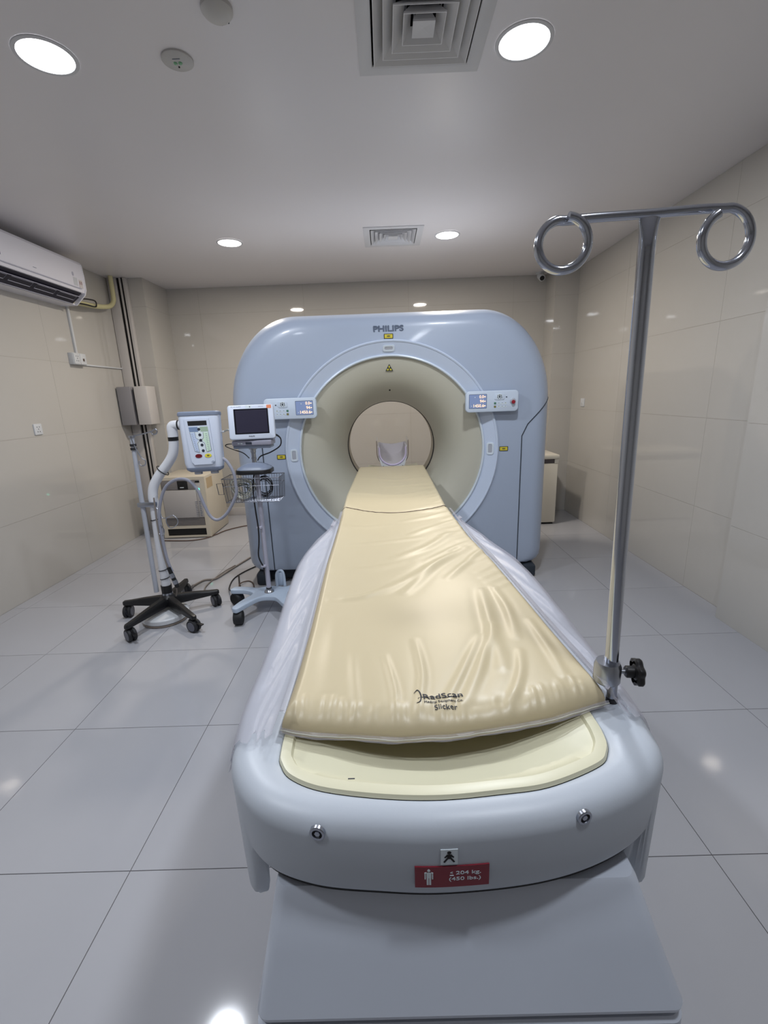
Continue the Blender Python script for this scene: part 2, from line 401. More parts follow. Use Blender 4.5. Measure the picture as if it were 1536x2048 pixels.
t = thing('security_camera', 'small white dome camera with black lens in the far right ceiling corner', 'camera', (1.745, 5.40, H))
part(t, 'mount', MB().lathe([(.045, 0.0), (.045, .012), (.036, .02)], 24, Matrix.Translation((1.745, 5.40, H - .0005)) @ Matrix.Rotation(PI, 4, 'X')), white_plastic)
part(t, 'housing', MB().lathe([(.034, -.02), (.034, .05), (.028, .056), (.0001, .056)], 24, Matrix.Translation((1.745, 5.375, H - .045)) @ Matrix.Rotation(math.radians(118), 4, 'X')), white_plastic)
part(t, 'lens', MB().lathe([(.024, .056), (.024, .062), (.0001, .064)], 24, Matrix.Translation((1.745, 5.375, H - .045)) @ Matrix.Rotation(math.radians(118), 4, 'X')), blk)

# ------------------------------------------------------------------ wall fittings, left
def wall_plate(name, label, cat, x, y, z, w, h, sgn, kind):
    t = thing(name, label, cat, (x, y, z)); M = Matrix.Translation((x, y, z)) @ Matrix.Rotation(sgn * PI / 2, 4, 'Z') @ Matrix.Rotation(PI / 2, 4, 'X')
    part(t, 'plate', rpanel(MB(), w, h, .006, .009, M), white_plastic)
    if kind == 'socket':
        for (a, b_) in ((-.012, .018), (.012, .018), (0, .002), (-.012, -.018), (.012, -.018)):
            part(t, 'pin_hole', MB().prism(oval(.0035, .0045, 10, a, b_), .0085, .0095, M), ink)
    else:
        part(t, 'rocker', rpanel(MB(), w * .35, h * .35, .003, .012, M, .002), white_plastic)
    return t
wall_plate('wall_socket', 'white wall socket low on the left wall, standing alone', 'socket', XL + .0005, 3.595, 1.235, .085, .085, 1, 'socket')
wall_plate('wall_switch', 'white square switch plate on the right wall', 'switch', XR - .0005, 4.90, 1.25, .085, .085, -1, 'switch')
t = thing('double_socket', 'white two-gang socket box below the air conditioner on the left wall', 'socket', (XL, 4.235, 1.807))
part(t, 'back_box', MB().box(XL + .0005, XL + .045, 4.13, 4.30, 1.757, 1.855, .003), white_plastic)
Ml = lambda y, z, x=XL + .045: Matrix.Translation((x, y, z)) @ Matrix.Rotation(PI / 2, 4, 'Z') @ Matrix.Rotation(PI / 2, 4, 'X')
for yy in (4.173, 4.257): part(t, 'plate', rpanel(MB(), .08, .092, .004, .007, Ml(yy, 1.806), .002), white_plastic)
for a, b_ in ((-.012, .02), (.012, .02), (0, .002), (-.012, -.018), (.012, -.018)): part(t, 'pin_hole', MB().prism(oval(.0035, .0045, 10, a, b_), .0068, .0076, Ml(4.173, 1.806)), ink)
part(t, 'switch_rocker', MB().prism(rrect(.018, .022, .002), .0068, .0105, Ml(4.257, 1.800)), cable_brown, 'brown switch rocker')
single('vertical_conduit', MB().box(XL + .0005, XL + .018, 4.226, 4.25, 1.855, 2.27, .002), white_plastic, 'vertical white cable conduit from the air conditioner down to the socket box', 'conduit')
single('horizontal_conduit', MB().box(XL + .0005, XL + .014, 4.30, 4.93, 1.757, 1.771, .002), white_plastic, 'thin horizontal white conduit from the socket box to the corner trunking', 'conduit')

# cable trunking in the corner and the box on it
t = thing('cable_trunking', 'tall grey cable trunking with black gaps in the left rear corner', 'trunking', (-2.62, 4.96, 0))
y1 = PILY - .001
part(t, 'wide_cover', MB().box(-2.733, -2.642, y1 - .05, y1, 0.0, H - .001, .003), trunk_m)
part(t, 'cable_gap', MB().box(-2.642, -2.574, y1 - .028, y1, 0.0, H - .001), blk, 'black gap')
part(t, 'narrow_cover', MB().box(-2.612, -2.596, y1 - .045, y1 - .028, 0.0, H - .001, .002), trunk_m)
part(t, 'side_cover', MB().box(-2.574, -2.545, y1 - .05, y1, 0.0, H - .001, .003), trunk_m)
t = thing('junction_box', 'grey metal junction box split by a black slot on the corner trunking', 'electrical box', (-2.565, 4.90, 1.38))
yb = y1 - .0505
part(t, 'grey_housing', MB().box(-2.722, -2.582, 4.745, yb, 1.19, 1.575, .006), box_grey, 'darker grey half')
part(t, 'slot_back', MB().box(-2.582, -2.548, 4.80, yb, 1.20, 1.565), blk, 'black slot')
part(t, 'pale_cover', MB().box(-2.548, -2.415, 4.745, yb, 1.19, 1.575, .006), trunk_m, 'pale half')
part(t, 'hinge', MB().box(-2.556, -2.546, 4.75, 4.77, 1.33, 1.36), blk)
part(t, 'hinge', MB().box(-2.556, -2.546, 4.75, 4.77, 1.43, 1.46), blk)

# air conditioner
t = thing('air_conditioner', 'white wall-mounted split air conditioner under the ceiling on the left wall', 'air conditioner', (XL, 3.66, 2.25))
yA, yB_ = 3.12, 4.165
def prof_ex(poly, ya, yb): return MB().prism([(p[0], p[1]) for p in poly], -yb, -ya, Matrix.Rotation(PI / 2, 4, 'X'))
body = [(XL + .0005, 2.235), (XL + .0005, 2.565), (-2.535, 2.568), (-2.515, 2.56), (-2.503, 2.54), (-2.497, 2.45), (-2.499, 2.36), (-2.512, 2.325), (-2.53, 2.318), (-2.575, 2.325), (-2.62, 2.27), (-2.61, 2.235)]
part(t, 'body', prof_ex(body, yA, yB_), ac_white, sharp=25)
part(t, 'end_cap', prof_ex([(-2.60, 2.232), (XL + .001, 2.232), (XL + .001, 2.566), (-2.537, 2.569), (-2.514, 2.561), (-2.501, 2.54), (-2.495, 2.45), (-2.497, 2.35), (-2.512, 2.31), (-2.54, 2.285)], yB_, yB_ + .012), ac_white)
part(t, 'front_seam', prof_ex([(-2.497, 2.352), (-2.4955, 2.352), (-2.4965, 2.346), (-2.4985, 2.346)], yA, yB_ - .05), ac_grey, 'grey lip line')
part(t, 'outlet', prof_ex([(-2.515, 2.319), (-2.575, 2.322), (-2.625, 2.268), (-2.618, 2.245)], yA + .03, yB_ - .035), ac_dark, 'dark outlet slot')
part(t, 'vane', prof_ex([(-2.536, 2.285), (-2.533, 2.287), (-2.606, 2.236), (-2.609, 2.239)], yA + .04, yB_ - .045), ac_dark)
vb = MB()
for a in range(4):
    y0, y1_ = 3.17 + a * .24, 3.17 + a * .24 + .20
    vb.tube([(-2.538, y0, 2.286), (-2.538, y1_, 2.286), (-2.570, y1_, 2.262), (-2.570, y0, 2.262)], .0028, 6, closed=True)
vb.tube([(-2.600, yA + .04, 2.238), (-2.600, yB_ - .04, 2.238)], .003, 6); vb.tube([(-2.532, yA + .04, 2.290), (-2.532, yB_ - .04, 2.290)], .0025, 6)
part(t, 'vane_rail', vb, ac_grey, 'pale vane rails')
Ma = lambda y, z, x: Matrix.Translation((x, y, z)) @ Matrix.Rotation(PI / 2, 4, 'Z') @ Matrix.Rotation(PI / 2, 4, 'X')
part(t, 'marking', text_mb('~~', .03, Ma(3.60, 2.385, -2.4965)), ink_grey)
part(t, 'marking', text_mb('H', .04, Ma(3.29, 2.40, -2.4965)), ink_grey)
part(t, 'label_plate', MB().prism(rrect(.05, .06, .002), 0, .0006, Ma(4.05, 2.392, -2.4978)), mat('ac_label', (196, 200, 206), .5), 'small grey specification label')
part(t, 'label_plate', MB().prism(rrect(.045, .06, .002), 0, .0006, Ma(4.115, 2.385, -2.4978)), mat('ac_label2', (206, 200, 200), .5), 'small pale energy label')
for k in range(2): part(t, 'marking', MB().prism(rrect(.006, .024, .001), .0007, .0012, Ma(4.105 + k * .02, 2.392, -2.4978)), dkred)
part(t, 'indicator', MB().prism(oval(.012, .016), 0, .0008, Ma(4.03, 2.445, -2.497)), ac_grey)
P = [(-2.63, 4.15, 2.262), (-2.64, 4.30, 2.275), (-2.65, 4.50, 2.29), (-2.65, 4.68, 2.315), (-2.652, 4.79, 2.345), (-2.655, 4.855, 2.40), (-2.655, 4.868, 2.47), (-2.655, 4.87, 2.629)]
single('insulated_pipe', MB().tube(P, .021, 14, smooth=6), foam_cream, 'cream foam-wrapped refrigerant pipe bending up beside the air conditioner', 'pipe')
single('drain_cable', MB().tube([(-2.61, 4.18, 2.29), (-2.60, 4.33, 2.315), (-2.61, 4.46, 2.325), (-2.615, 4.485, 2.30), (-2.615, 4.46, 2.275), (-2.60, 4.30, 2.265), (-2.61, 4.18, 2.258)], .006, 8, smooth=6), cable_black, 'thin black cable looped over the cream pipe next to the air conditioner', 'cable')

# ------------------------------------------------------------------ gantry
GX, GZ = 0.043, 1.0
gy = thing('scanner_gantry', 'large pale blue body scanner gantry with round cream bore and two control panels', 'scanner', (GX, 3.75, 0))
HW, ZT, ZB, RX, RZ = 1.15, 1.955, 0.095, 0.50, 0.62
def inside(x, z, d):
    hw, zt, zb = HW - d, ZT - d * .9 - GZ, ZB + d * .25 - GZ
    x = abs(x)
    if x > hw or z > zt or z < zb: return False
    cx_, cz_ = hw - RX, zt - RZ
    if x > cx_ and z > cz_: return ((x - cx_) / RX) ** 2 + ((z - cz_) / RZ) ** 2 <= 1
    r = .09
    if x > hw - r and z < zb + r: return ((x - hw + r) / r) ** 2 + ((z - zb - r) / r) ** 2 <= 1
    return True
def outline(theta, d):
    c, s = math.cos(theta), math.sin(theta); lo, hi = 0.0, 2.0
    for _ in range(26):
        m = (lo + hi) / 2
        if inside(m * c, m * s, d): lo = m
        else: hi = m
    return lo * c, lo * s
NA = 240
TH = [2 * PI * (k + .5) / NA for k in range(NA)]
# add exact corner density near the lower corners
def ring_out(y, d): return [(GX + outline(t_, d)[0], y, GZ + outline(t_, d)[1]) for t_ in TH]
def ring_circ(y, r): return [(GX + r * math.cos(t_), y, GZ + r * math.sin(t_)) for t_ in TH]
front_rows = []
for k in range(9):
    ph = k / 8 * PI / 2; front_rows.append(ring_out(3.42 - .165 * math.sin(ph), .125 * (1 - math.cos(ph))))
def lerp_ring(A, B, t): return [tuple(a[i] * (1 - t) + b[i] * t for i in range(3)) for a, b in zip(A, B)]
C0 = ring_circ(3.246, .762)
for t_ in (.15, .35, .6, .8, 1.0): front_rows.append(lerp_ring(front_rows[8], C0, t_))
fm = MB().grid(front_rows, True)
# cut the front shell in three: front cover and two side covers
bm = bmesh.new()
bv = [bm.verts.new(p) for p in fm.v]
for f in fm.f:
    try: bm.faces.new([bv[i] for i in f])
    except Exception: pass
SX = 0.932
planes = []
for s in (-1, 1):
    planes += [((GX + s * SX, 0, 0), (s, 0, 0)), ((GX + s * 1.115, 0, 1.315), (s * -.72, 0, 1 * .69)), ((GX + s * .95, 0, 1.12), (s * -.95, 0, .45))]
for co_, no in planes:
    bmesh.ops.bisect_plane(bm, geom=bm.verts[:] + bm.edges[:] + bm.faces[:], plane_co=Vector(co_), plane_no=Vector(no).normalized(), dist=1e-5)
def side_region(p, s):
    x = (p.x - GX) * s
    if x < SX: return False
    a = Vector(((p.x - (GX + s * 1.115)), 0, p.z - 1.315)).dot(Vector((s * -.72, 0, .69)))
    b_ = Vector(((p.x - (GX + s * .95)), 0, p.z - 1.12)).dot(Vector((s * -.95, 0, .45)))
    return a < 0 and b_ < 0
groups = {0: [], -1: [], 1: []}
for f in bm.faces:
    c = f.calc_center_median(); g = 0
    for s in (-1, 1):
        if side_region(c, s): g = s
    groups[g].append([tuple(v.co) for v in f.verts])
seam_edges = {-1: [], 1: []}
for e in bm.edges:
    if len(e.link_faces) == 2:
        gs = []
        for f in e.link_faces:
            c = f.calc_center_median(); g = 0
            for s in (-1, 1):
                if side_region(c, s): g = s
            gs.append(g)
        if gs[0] != gs[1]: seam_edges[gs[0] or gs[1]].append((tuple(e.verts[0].co), tuple(e.verts[1].co)))
bm.free()
def from_polys(polys):
    m = MB()
    for p in polys: m.add(p, [tuple(range(len(p)))])
    return m
gfront = part(gy, 'front_cover', from_polys(groups[0]), gantry_blue, sharp=40)
for s in (-1, 1):
    part(gy, 'side_cover', from_polys(groups[s]), gantry_blue, sharp=40)
    # chain seam edges
    E_ = seam_edges[s]; pts = set(p for e in E_ for p in e)
    ks = sorted(pts, key=lambda p: p[2])
    chain = [(p[0], p[1] - .0003, p[2]) for p in ks]
    part(gy, 'cover_seam', MB().tube(chain, .0035, 6), seam_dark, 'dark seam beside the side cover')
rear_rows = [ring_out(3.42, 0), ring_out(3.43, .004), ring_out(3.44, 0), ring_out(3.98, 0)]
for k in range(1, 7):
    ph = k / 6 * PI / 2; rear_rows.append(ring_out(3.98 + .12 * math.sin(ph), .10 * (1 - math.cos(ph))))
rear_rows.append(ring_circ(4.11, .47))
part(gy, 'rear_shell', MB().grid(rear_rows, True), gantry_blue, sharp=40)
Mg = Matrix.Translation((GX, 0, GZ)) @ Matrix.Rotation(-PI / 2, 4, 'X')   # local z -> +y
NL = 128
part(gy, 'bore_ring', MB().lathe([(.766, 3.252), (.764, 3.238), (.757, 3.233), (.750, 3.236), (.746, 3.241), (.672, 3.270), (.668, 3.268)], NL, Mg, False), ring_blue, 'pale blue ring', sharp=25)
part(gy, 'ring_lip', MB().lathe([(.6685, 3.270), (.667, 3.262), (.661, 3.260), (.656, 3.264), (.655, 3.29)], NL, Mg, False), ring_lip, 'bright thin lip of the ring')
part(gy, 'bore_funnel', MB().lathe([(.656, 3.285), (.63, 3.287), (.58, 3.298), (.53, 3.320), (.485, 3.352), (.445, 3.395), (.41, 3.45), (.385, 3.51), (.366, 3.575), (.356, 3.64), (.353, 3.70)], NL, Mg, False), cream, 'cream funnel')
part(gy, 'scan_window', MB().lathe([(.353, 3.70), (.349, 3.705), (.349, 3.745), (.353, 3.75)], NL, Mg, False), dark_rubber, 'dark scan window band')
part(gy, 'bore_tube', MB().lathe([(.353, 3.75), (.352, 3.93), (.36, 3.98), (.40, 4.06), (.47, 4.12)], NL, Mg, False), bore_cream)
part(gy, 'base_skirt', MB().box(GX - 1.085, GX + 1.085, 3.34, 4.02, 0.0, 0.13, .03), seam_dark, 'dark base')
part(gy, 'foot', MB().box(GX + .98, GX + 1.08, 3.24, 3.36, 0.0, 0.10, .02), seam_dark)
part(gy, 'foot', MB().box(GX - 1.08, GX - .98, 3.24, 3.36, 0.0, 0.10, .02), seam_dark)
part(gy, 'lettering', text_mb('PHILIPS', .052, lambda v: face_cam(GX + .001, 3.2505, 1.832) @ v, .0012, .0014, fit_w=.205), ink_grey, 'grey brand lettering')
for xx in (-.66, .60): part(gy, 'screw', MB().lathe([(.008, 0), (.008, .002)], 12, face_cam(xx if xx < 0 else .7, 3.2495, .105 + .02)), ink)
# cover seam over the top
# pockets on the ring
for ang, w_, h_ in ((90, .082, .044), (180, .052, .088), (0, .052, .088)):
    a = math.radians(ang); r_ = .708
    c = Vector((GX + r_ * math.cos(a), 3.2535, GZ + r_ * math.sin(a)))
    rad = Vector((math.cos(a), -.37, math.sin(a))).normalized(); tan = Vector((-math.sin(a), 0, math.cos(a)))
    if ang == 90: xa, ya = Vector((1, 0, 0)), rad
    else: ya = Vector((0, 0, 1)); xa = rad if ang == 0 else -rad
    za = xa.cross(ya).normalized(); M = Matrix.Translation(c) @ Matrix((xa, ya, za)).transposed().to_4x4()
    pk = MB(); o_ = rrect(w_, h_, .016); i_ = rrect(w_ - .022, h_ - .022, .010)
    pk.grid([[M @ Vector((p[0], p[1], -.002)) for p in o_], [M @ Vector((p[0] * .97, p[1] * .97, .0035)) for p in o_], [M @ Vector((p[0], p[1], .0035)) for p in i_], [M @ Vector((p[0] * .9, p[1] * .9, -.0005)) for p in i_]], True)
    b1 = part(gy, 'laser_window', pk, ring_lip, 'pale bezel of the laser window')
    part(b1, 'pocket', MB().prism([(p[0] * .93, p[1] * .93) for p in i_], -.001, .0008, M), grey_paint, 'grey recess')
# yellow stickers
for (x, z, y) in ((.044, 1.784, 3.2450), (-.756, .993, 3.2450), (.846, .997, 3.2450)):
    s = part(gy, 'warning_sticker', MB().prism(rrect(.062, .032, .002), 0, .001, face_cam(x, y, z)), blk, 'yellow warning sticker with black border')
    part(s, 'sticker_face', MB().prism(rrect(.054, .025, .001), .001, .0014, face_cam(x, y, z)), yellow)
    part(s, 'symbol', MB().prism(oval(.012, .006), .0014, .0018, face_cam(x, y, z)), olive_btn)
# radiation triangle
rz = 1.578; ryy = 3.296
tri = lambda k: [(0, .030 * k), (-.026 * k, -.017 * k), (.026 * k, -.017 * k)]
Mt = face_cam(.043, ryy - .0005, rz) @ Matrix.Rotation(math.radians(14), 4, 'X')
s = part(gy, 'radiation_sign', MB().prism(tri(1), -.004, .001, Mt), ink, 'radiation warning triangle')
part(s, 'sign_face', MB().prism(tri(.72), .001, .0014, Mt), yel_btn)
tf = MB()
for a0 in (90, 210, 330):
    tf.prism([(0.0018 * math.cos(math.radians(a0 + q)), .0018 * math.sin(math.radians(a0 + q)) ) for q in (-30, 30)] + [(.0115 * math.cos(math.radians(a0 + 180 + q)), .0115 * math.sin(math.radians(a0 + 180 + q))) for q in (-30, 0, 30)][::1], .0015, .002, Mt)
part(s, 'trefoil', tf, ink)
part(gy, 'sensor_dot', MB().lathe([(.006, 0), (.006, .003)], 12, Matrix.Translation((.043, 3.408, GZ + .434)) @ Matrix.Rotation(math.radians(125), 4, 'X')), blk)

# control panels
def control_panel(cx_, cz_, mirror, lab):
    M = face_cam(cx_, 3.222, cz_) ; W_, H_ = .362, .142
    m_ = lambda x: -x if mirror else x
    cp = part(gy, 'control_panel', rpanel(MB(), W_, H_, .026, .034, M, .006), panel_white, lab)
    part(cp, 'mount', MB().box(cx_ - .14, cx_ + .14, 3.221, 3.249, cz_ - .05, cz_ + .05), white_plastic)
    # for the left panel the display is on the right
    dx_ = m_(.098)
    part(cp, 'display_frame', MB().prism(rrect(.122, .096, .004), .034, .0345, M @ Matrix.Translation((dx_, .002, 0))), ink_grey)
    part(cp, 'display', MB().prism(rrect(.116, .090, .003), .0345, .0350, M @ Matrix.Translation((dx_, .002, 0))), lcd_bg, 'lit blue display')
    for j, (s_, wd) in enumerate((('0.0', .03), ('94', .026), ('1450.6', .072))):
        mm = M @ Matrix.Translation((dx_ + .040 - wd / 2, .032 - .030 * j, .0352))
        part(cp, 'digits', text_mb(s_, .028, mm, .0002, .0002, fit_w=wd), lcd_seg, 'glowing orange digits')
        part(cp, 'unit_mark', MB().prism(rrect(.010, .006, .001), .0352, .0356, M @ Matrix.Translation((dx_ + .048, .032 - .030 * j, 0))), lcd_seg)
    for (px, py) in ((-.02, .030), (-.043, -.028)): part(cp, 'indicator', MB().prism(oval(.0035, .0035, 10), .0352, .0356, M @ Matrix.Translation((dx_ + px, py, 0))), white_lbl)
    bx = m_(-.050)
    part(cp, 'joystick_pad', rpanel(MB(), .068, .044, .012, .003, M @ Matrix.Translation((bx, .030, .034)), .001), panel_white)
    part(cp, 'pictogram', MB().prism(rrect(.034, .034, .008), .037, .0373, M @ Matrix.Translation((bx, .030, 0))), white_lbl)
    pg = MB()
    for (a, b_, w_, h_, rr) in ((0, .0105, .007, .006, 0), (0, -.001, .010, .013, 0), (-.0125, 0, .004, .024, -.15), (.0125, 0, .004, .024, .15), (-.006, -.012, .004, .007, .2), (.006, -.012, .004, .007, -.2)):
        pg.prism(rrect(w_, h_, .001, 2), .0373, .0377, M @ Matrix.Translation((bx + a, .030 + b_, 0)) @ Matrix.Rotation(rr, 4, 'Z'))
    part(cp, 'pictogram_ink', pg, ink)
    part(cp, 'small_button', MB().prism(rrect(.009, .007, .002), .034, .0355, M @ Matrix.Translation((bx - m_(.048), .026, 0))), ink)
    for i, bxx in enumerate((-.042, -.020, .004)):
        for j in range(2): 
            part(cp, 'button', MB().prism(rrect(.017, .010, .004), .034, .0352, M @ Matrix.Translation((bx + m_(bxx), -.016 - .022 * j, 0))), white_lbl)
            part(cp, 'button_mark', MB().prism(rrect(.009, .003, .001, 2), .0352, .0356, M @ Matrix.Translation((bx + m_(bxx), -.013 - .022 * j, 0))), ink_grey if (i + j) % 3 else olive_btn)
    part(cp, 'green_button', MB().prism(rrect(.014, .013, .002), .034, .036, M @ Matrix.Translation((bx + m_(.030), -.014, 0))), green_btn, 'green button')
    part(cp, 'olive_button', MB().prism(rrect(.014, .013, .002), .034, .036, M @ Matrix.Translation((bx + m_(.030), -.037, 0))), olive_btn, 'olive button')
    if mirror:
        part(cp, 'emergency_button', MB().lathe([(.020, .034), (.020, .038), (.017, .040), (.014, .050), (.0001, .052)], 20, M @ Matrix.Translation((.142, -.002, 0))), grey_paint, 'round emergency stop button')
        part(cp, 'button_cap', MB().lathe([(.013, .051), (.012, .054), (.0001, .055)], 20, M @ Matrix.Translation((.142, -.008, 0))), red_btn, 'red cap')
    return cp
control_panel(-.651, 1.332, False, 'left control panel with display on its right')
control_panel(.742, 1.332, True, 'right control panel with red stop button')

# ------------------------------------------------------------------ patient table
tb = thing('patient_table', 'pale blue motorised patient table with cream foot tray and weight sticker', 'table', (.08, 1.3, 0))
OUT = [(-.286, .65), (-.266, .575), (-.213, .512), (-.133, .480), (-.031, .468), (.067, .464), (.199, .474), (.303, .499), (.382, .537), (.427, .584), (.442, .65),
       (.45, .75), (.455, .95), (.458, 1.18), (.45, 1.4), (.41, 1.6), (.36, 1.85), (.31, 1.95), (.03, 1.97), (-.24, 1.95), (-.28, 1.85), (-.325, 1.6), (-.333, 1.4), (-.32, 1.18), (-.305, .95), (-.295, .75)]
def smooth_closed(P, k=10):
    n = len(P); R_ = []
    for i in range(n):
        a, b, c, d = [Vector((*P[(i + q) % n], 0)) for q in (-1, 0, 1, 2)]
        for j in range(k):
            t = j / k; t2 = t * t; t3 = t2 * t
            R_.append(0.5 * ((2 * b) + (c - a) * t + (2 * a - 5 * b + 4 * c - d) * t2 + (3 * b - a - 3 * c + d) * t3))
    return R_
def by_angle(P, c, N=300):
    A = np.array([math.atan2(p.y - c[1], p.x - c[0]) for p in P]); R_ = np.array([math.hypot(p.x - c[0], p.y - c[1]) for p in P])
    o = np.argsort(A); A, R_ = A[o], R_[o]; A = np.concatenate([A - 2 * PI, A, A + 2 * PI]); R_ = np.concatenate([R_] * 3)
    # parametrise evenly along the perimeter of the first curve
    return lambda th: np.interp(th, A, R_)
CEN = (.075, 1.0)
OUT = [(.08 + (x - .08) * (.975 if y < .9 else .965), y) for x, y in OUT]
body_s = smooth_closed(OUT, 12); rb = by_angle(body_s, CEN)
# angles dense towards the foot
ths = np.array(sorted([math.atan2(p.y - CEN[1], p.x - CEN[0]) for p in body_s]))
NT = len(ths)
def radial(rf): return [Vector((CEN[0] + rf(t) * math.cos(t), CEN[1] + rf(t) * math.sin(t), 0)) for t in ths]
BO = radial(rb)
def normals(P):
    n = len(P); N_ = []
    for i in range(n):
        d = P[(i + 1) % n] - P[(i - 1) % n]; N_.append(Vector((d.y, -d.x, 0)).normalized())
    return N_
BN = normals(BO)
def inset(P, N_, d): return [p - n * d for p, n in zip(P, N_)]
TRAY = [(-.186, .60), (-.178, .572), (-.158, .548), (-.110, .526), (-.025, .511), (.059, .506), (.143, .512), (.217, .522), (.300, .554), (.326, .578), (.339, .615), (.340, .70), (.335, 1.1), (.31, 1.6), (.25, 1.78), (.03, 1.80), (-.15, 1.78), (-.18, 1.6), (-.187, 1.1), (-.188, .70)]
tray_s = smooth_closed(TRAY, 12); rt = by_angle(tray_s, CEN); TO = radial(rt); TN = normals(TO)
ZTOP = .853
def zb_of(p):
    if p.y > .662: return .735
    z = .727 + .012 * max(0, (p.y - .47) / .15)
    q = (p.y - .590) / .052 if p.x < .08 else (p.y - .598) / .050
    if abs(q) < 1: z -= (.128 if p.x < .08 else   .145) * (1 - abs(q) ** 3) ** (1 / 3)
    return z
rows = []
rows.append([(p.x, p.y, ZTOP - .003) for p in TO])
rows.append([(p.x, p.y, ZTOP) for p in inset(TO, TN, -.003)])
fil = .037
for k in range(0, 8):
    a = k / 7 * PI / 2
    rows.append([(p.x, p.y, ZTOP - fil * .8 * (1 - math.cos(a))) for p in inset(BO, BN, fil * (1 - math.sin(a)))])
rows.append([(p.x, p.y, .78) for p in inset(BO, BN, .001)])
rows.append([(p.x, p.y, zb_of(p) + .012) for p in inset(BO, BN, .004)])
rows.append([(p.x, p.y, zb_of(p) + .003) for p in inset(BO, BN, .007)])
rows.append([(p.x, p.y, zb_of(p)) for p in inset(BO, BN, .013)])
rows.append([(p.x, p.y, zb_of(p) + .004) for p in inset(BO, BN, .022)])
rows.append([(p.x, p.y, .77) for p in inset(BO, BN, .024)])
tbody = part(tb, 'body_cover', MB().grid(rows, True), table_shell, sharp=50)
part(tb, 'underside_trim', MB().grid([[(p.x, p.y, .745) for p in inset(BO, BN, .016)], [(p.x, p.y, .714 if p.y < .6 else .73) for p in inset(BO, BN, .016)], [(p.x, p.y, .714) for p in inset(BO, BN, .05)], [(p.x, p.y, .75) for p in inset(BO, BN, .20)]], True), blk, 'black underside lip')
# tray
def scale_in(P, k, c=(.077, 1.15)): return [Vector((c[0] + (p.x - c[0]) * k[0], c[1] + (p.y - c[1]) * k[1], 0)) for p in P]
trows = [[(p.x, p.y, ZTOP - .002) for p in inset(TO, TN, .0005)], [(p.x, p.y, ZTOP + .004) for p in inset(TO, TN, .003)], [(p.x, p.y, ZTOP + .005) for p in inset(TO, TN, .010)],
         [(p.x, p.y, ZTOP + .0045) for p in inset(TO, TN, .019)], [(p.x, p.y, ZTOP - .001) for p in inset(TO, TN, .022)]]
def shrink(k, c=(.077, 1.15)): return [Vector((c[0] + (p.x - c[0]) * (1 - k / .26), c[1] + (p.y - c[1]) * (1 - k / .65), 0)) for p in TO]
def dishz(p, d):
    u = (p.x - .077) / .26; return ZTOP - .001 - d * (1 - min(1, u * u))
for dd, dep in ((.030, .006), (.036, .009), (.055, .014), (.080, .023), (.10, .031), (.13, .036), (.18, .038), (.23, .038), (.2599, .038)):
    trows.append([(p.x, p.y, dishz(p, dep)) for p in shrink(dd)])
tray = MB().grid(trows, True); 
part(tb, 'foot_tray', tray, tray_m, 'cream foot tray', sharp=50)
part(tb, 'scuff_mark', MB().box(-.072, -.062, .5385, .5402, ZTOP + .0052, ZTOP + .0058), ink)
# side rails behind the ears
for s, xr in ((-1, -.281), (1, .435)):
    part(tb, 'side_rail', MB().box(xr - .010, xr + .010, .655, 1.80, .535, .750, .006), table_shell)
def face_y(x):   # front of the body in plan
    P = [(-.29, .65), (-.268, .588), (-.222, .541), (-.14, .511), (-.033, .497), (.071, .493), (.212, .503), (.32, .531), (.40, .57)]
    i = 0; pts = sorted([(v.x, v.y) for v in BO if v.y < .62]); return interp(x, pts)
def conf(v, lift=.0006):    # v: local (x, z, depth) on the front face
    return Vector((v.x, face_y(v.x) - lift - v.z, v.y))
KF = .94
FX = lambda x: x * KF
FZ = lambda z: 1.4 - (1.4 - z) * KF
def conf_plate(x0, x1, z0, z1, lift, n=8, skew=0):
    m = MB(); rows = []
    for i in range(n + 1):
        x = FX(x0 + (x1 - x0) * i / n); y = face_y(x); k = 0
        rows.append([(x, y + .003, FZ(z0)), (x, y - lift, FZ(z0)), (x, y - lift, FZ(z1)), (x, y + .003, FZ(z1))])
    m.grid(rows); return m
st = part(tb, 'weight_sticker', conf_plate(.0205, .1275, .7095, .7475, .0008), red_label, 'red weight limit sticker')
TL = lambda v: Vector((FX(v.x), face_y(FX(v.x)) - .0010 - v.z, FZ(v.y)))
def ftext(s_, size, x, z, wd=None, parent=st, m=white_lbl, bold=.0001, name='lettering'):
    part(parent, name, text_mb(s_, size, lambda v: TL(Vector((v.x + x, v.y + z, v.z))), .0001, bold, fit_w=wd), m)
ftext('204 kg.', .0088, .0975, .7353, .036); ftext('(450 lbs.)', .0088, .0925, .7245, .046); ftext('<', .0075, .0730, .7358); 
part(st, 'lettering', MB().box(FX(.0705), FX(.0762), face_y(FX(.073)) - .0014, face_y(FX(.073)) - .0008, FZ(.7310), FZ(.7318)), white_lbl)
man = MB()
def fprism(m, poly, l0, l1): 
    poly = [(FX(p[0]), FZ(p[1])) for p in poly]; n = len(poly); vs = [(p[0], face_y(p[0]) - l0, p[1]) for p in poly] + [(p[0], face_y(p[0]) - l1, p[1]) for p in poly]
    m.add(vs, [tuple(range(n)), tuple(range(n, 2 * n))[::-1]] + [(i, (i + 1) % n, n + (i + 1) % n, n + i) for i in range(n)])
mx0, mz0 = .0405, .7285
fprism(man, [(mx0 + .0022 * math.cos(a), mz0 + .0128 + .0022 * math.sin(a)) for a in arange(0, 2 * PI, 13)[:-1]], .0008, .0012)
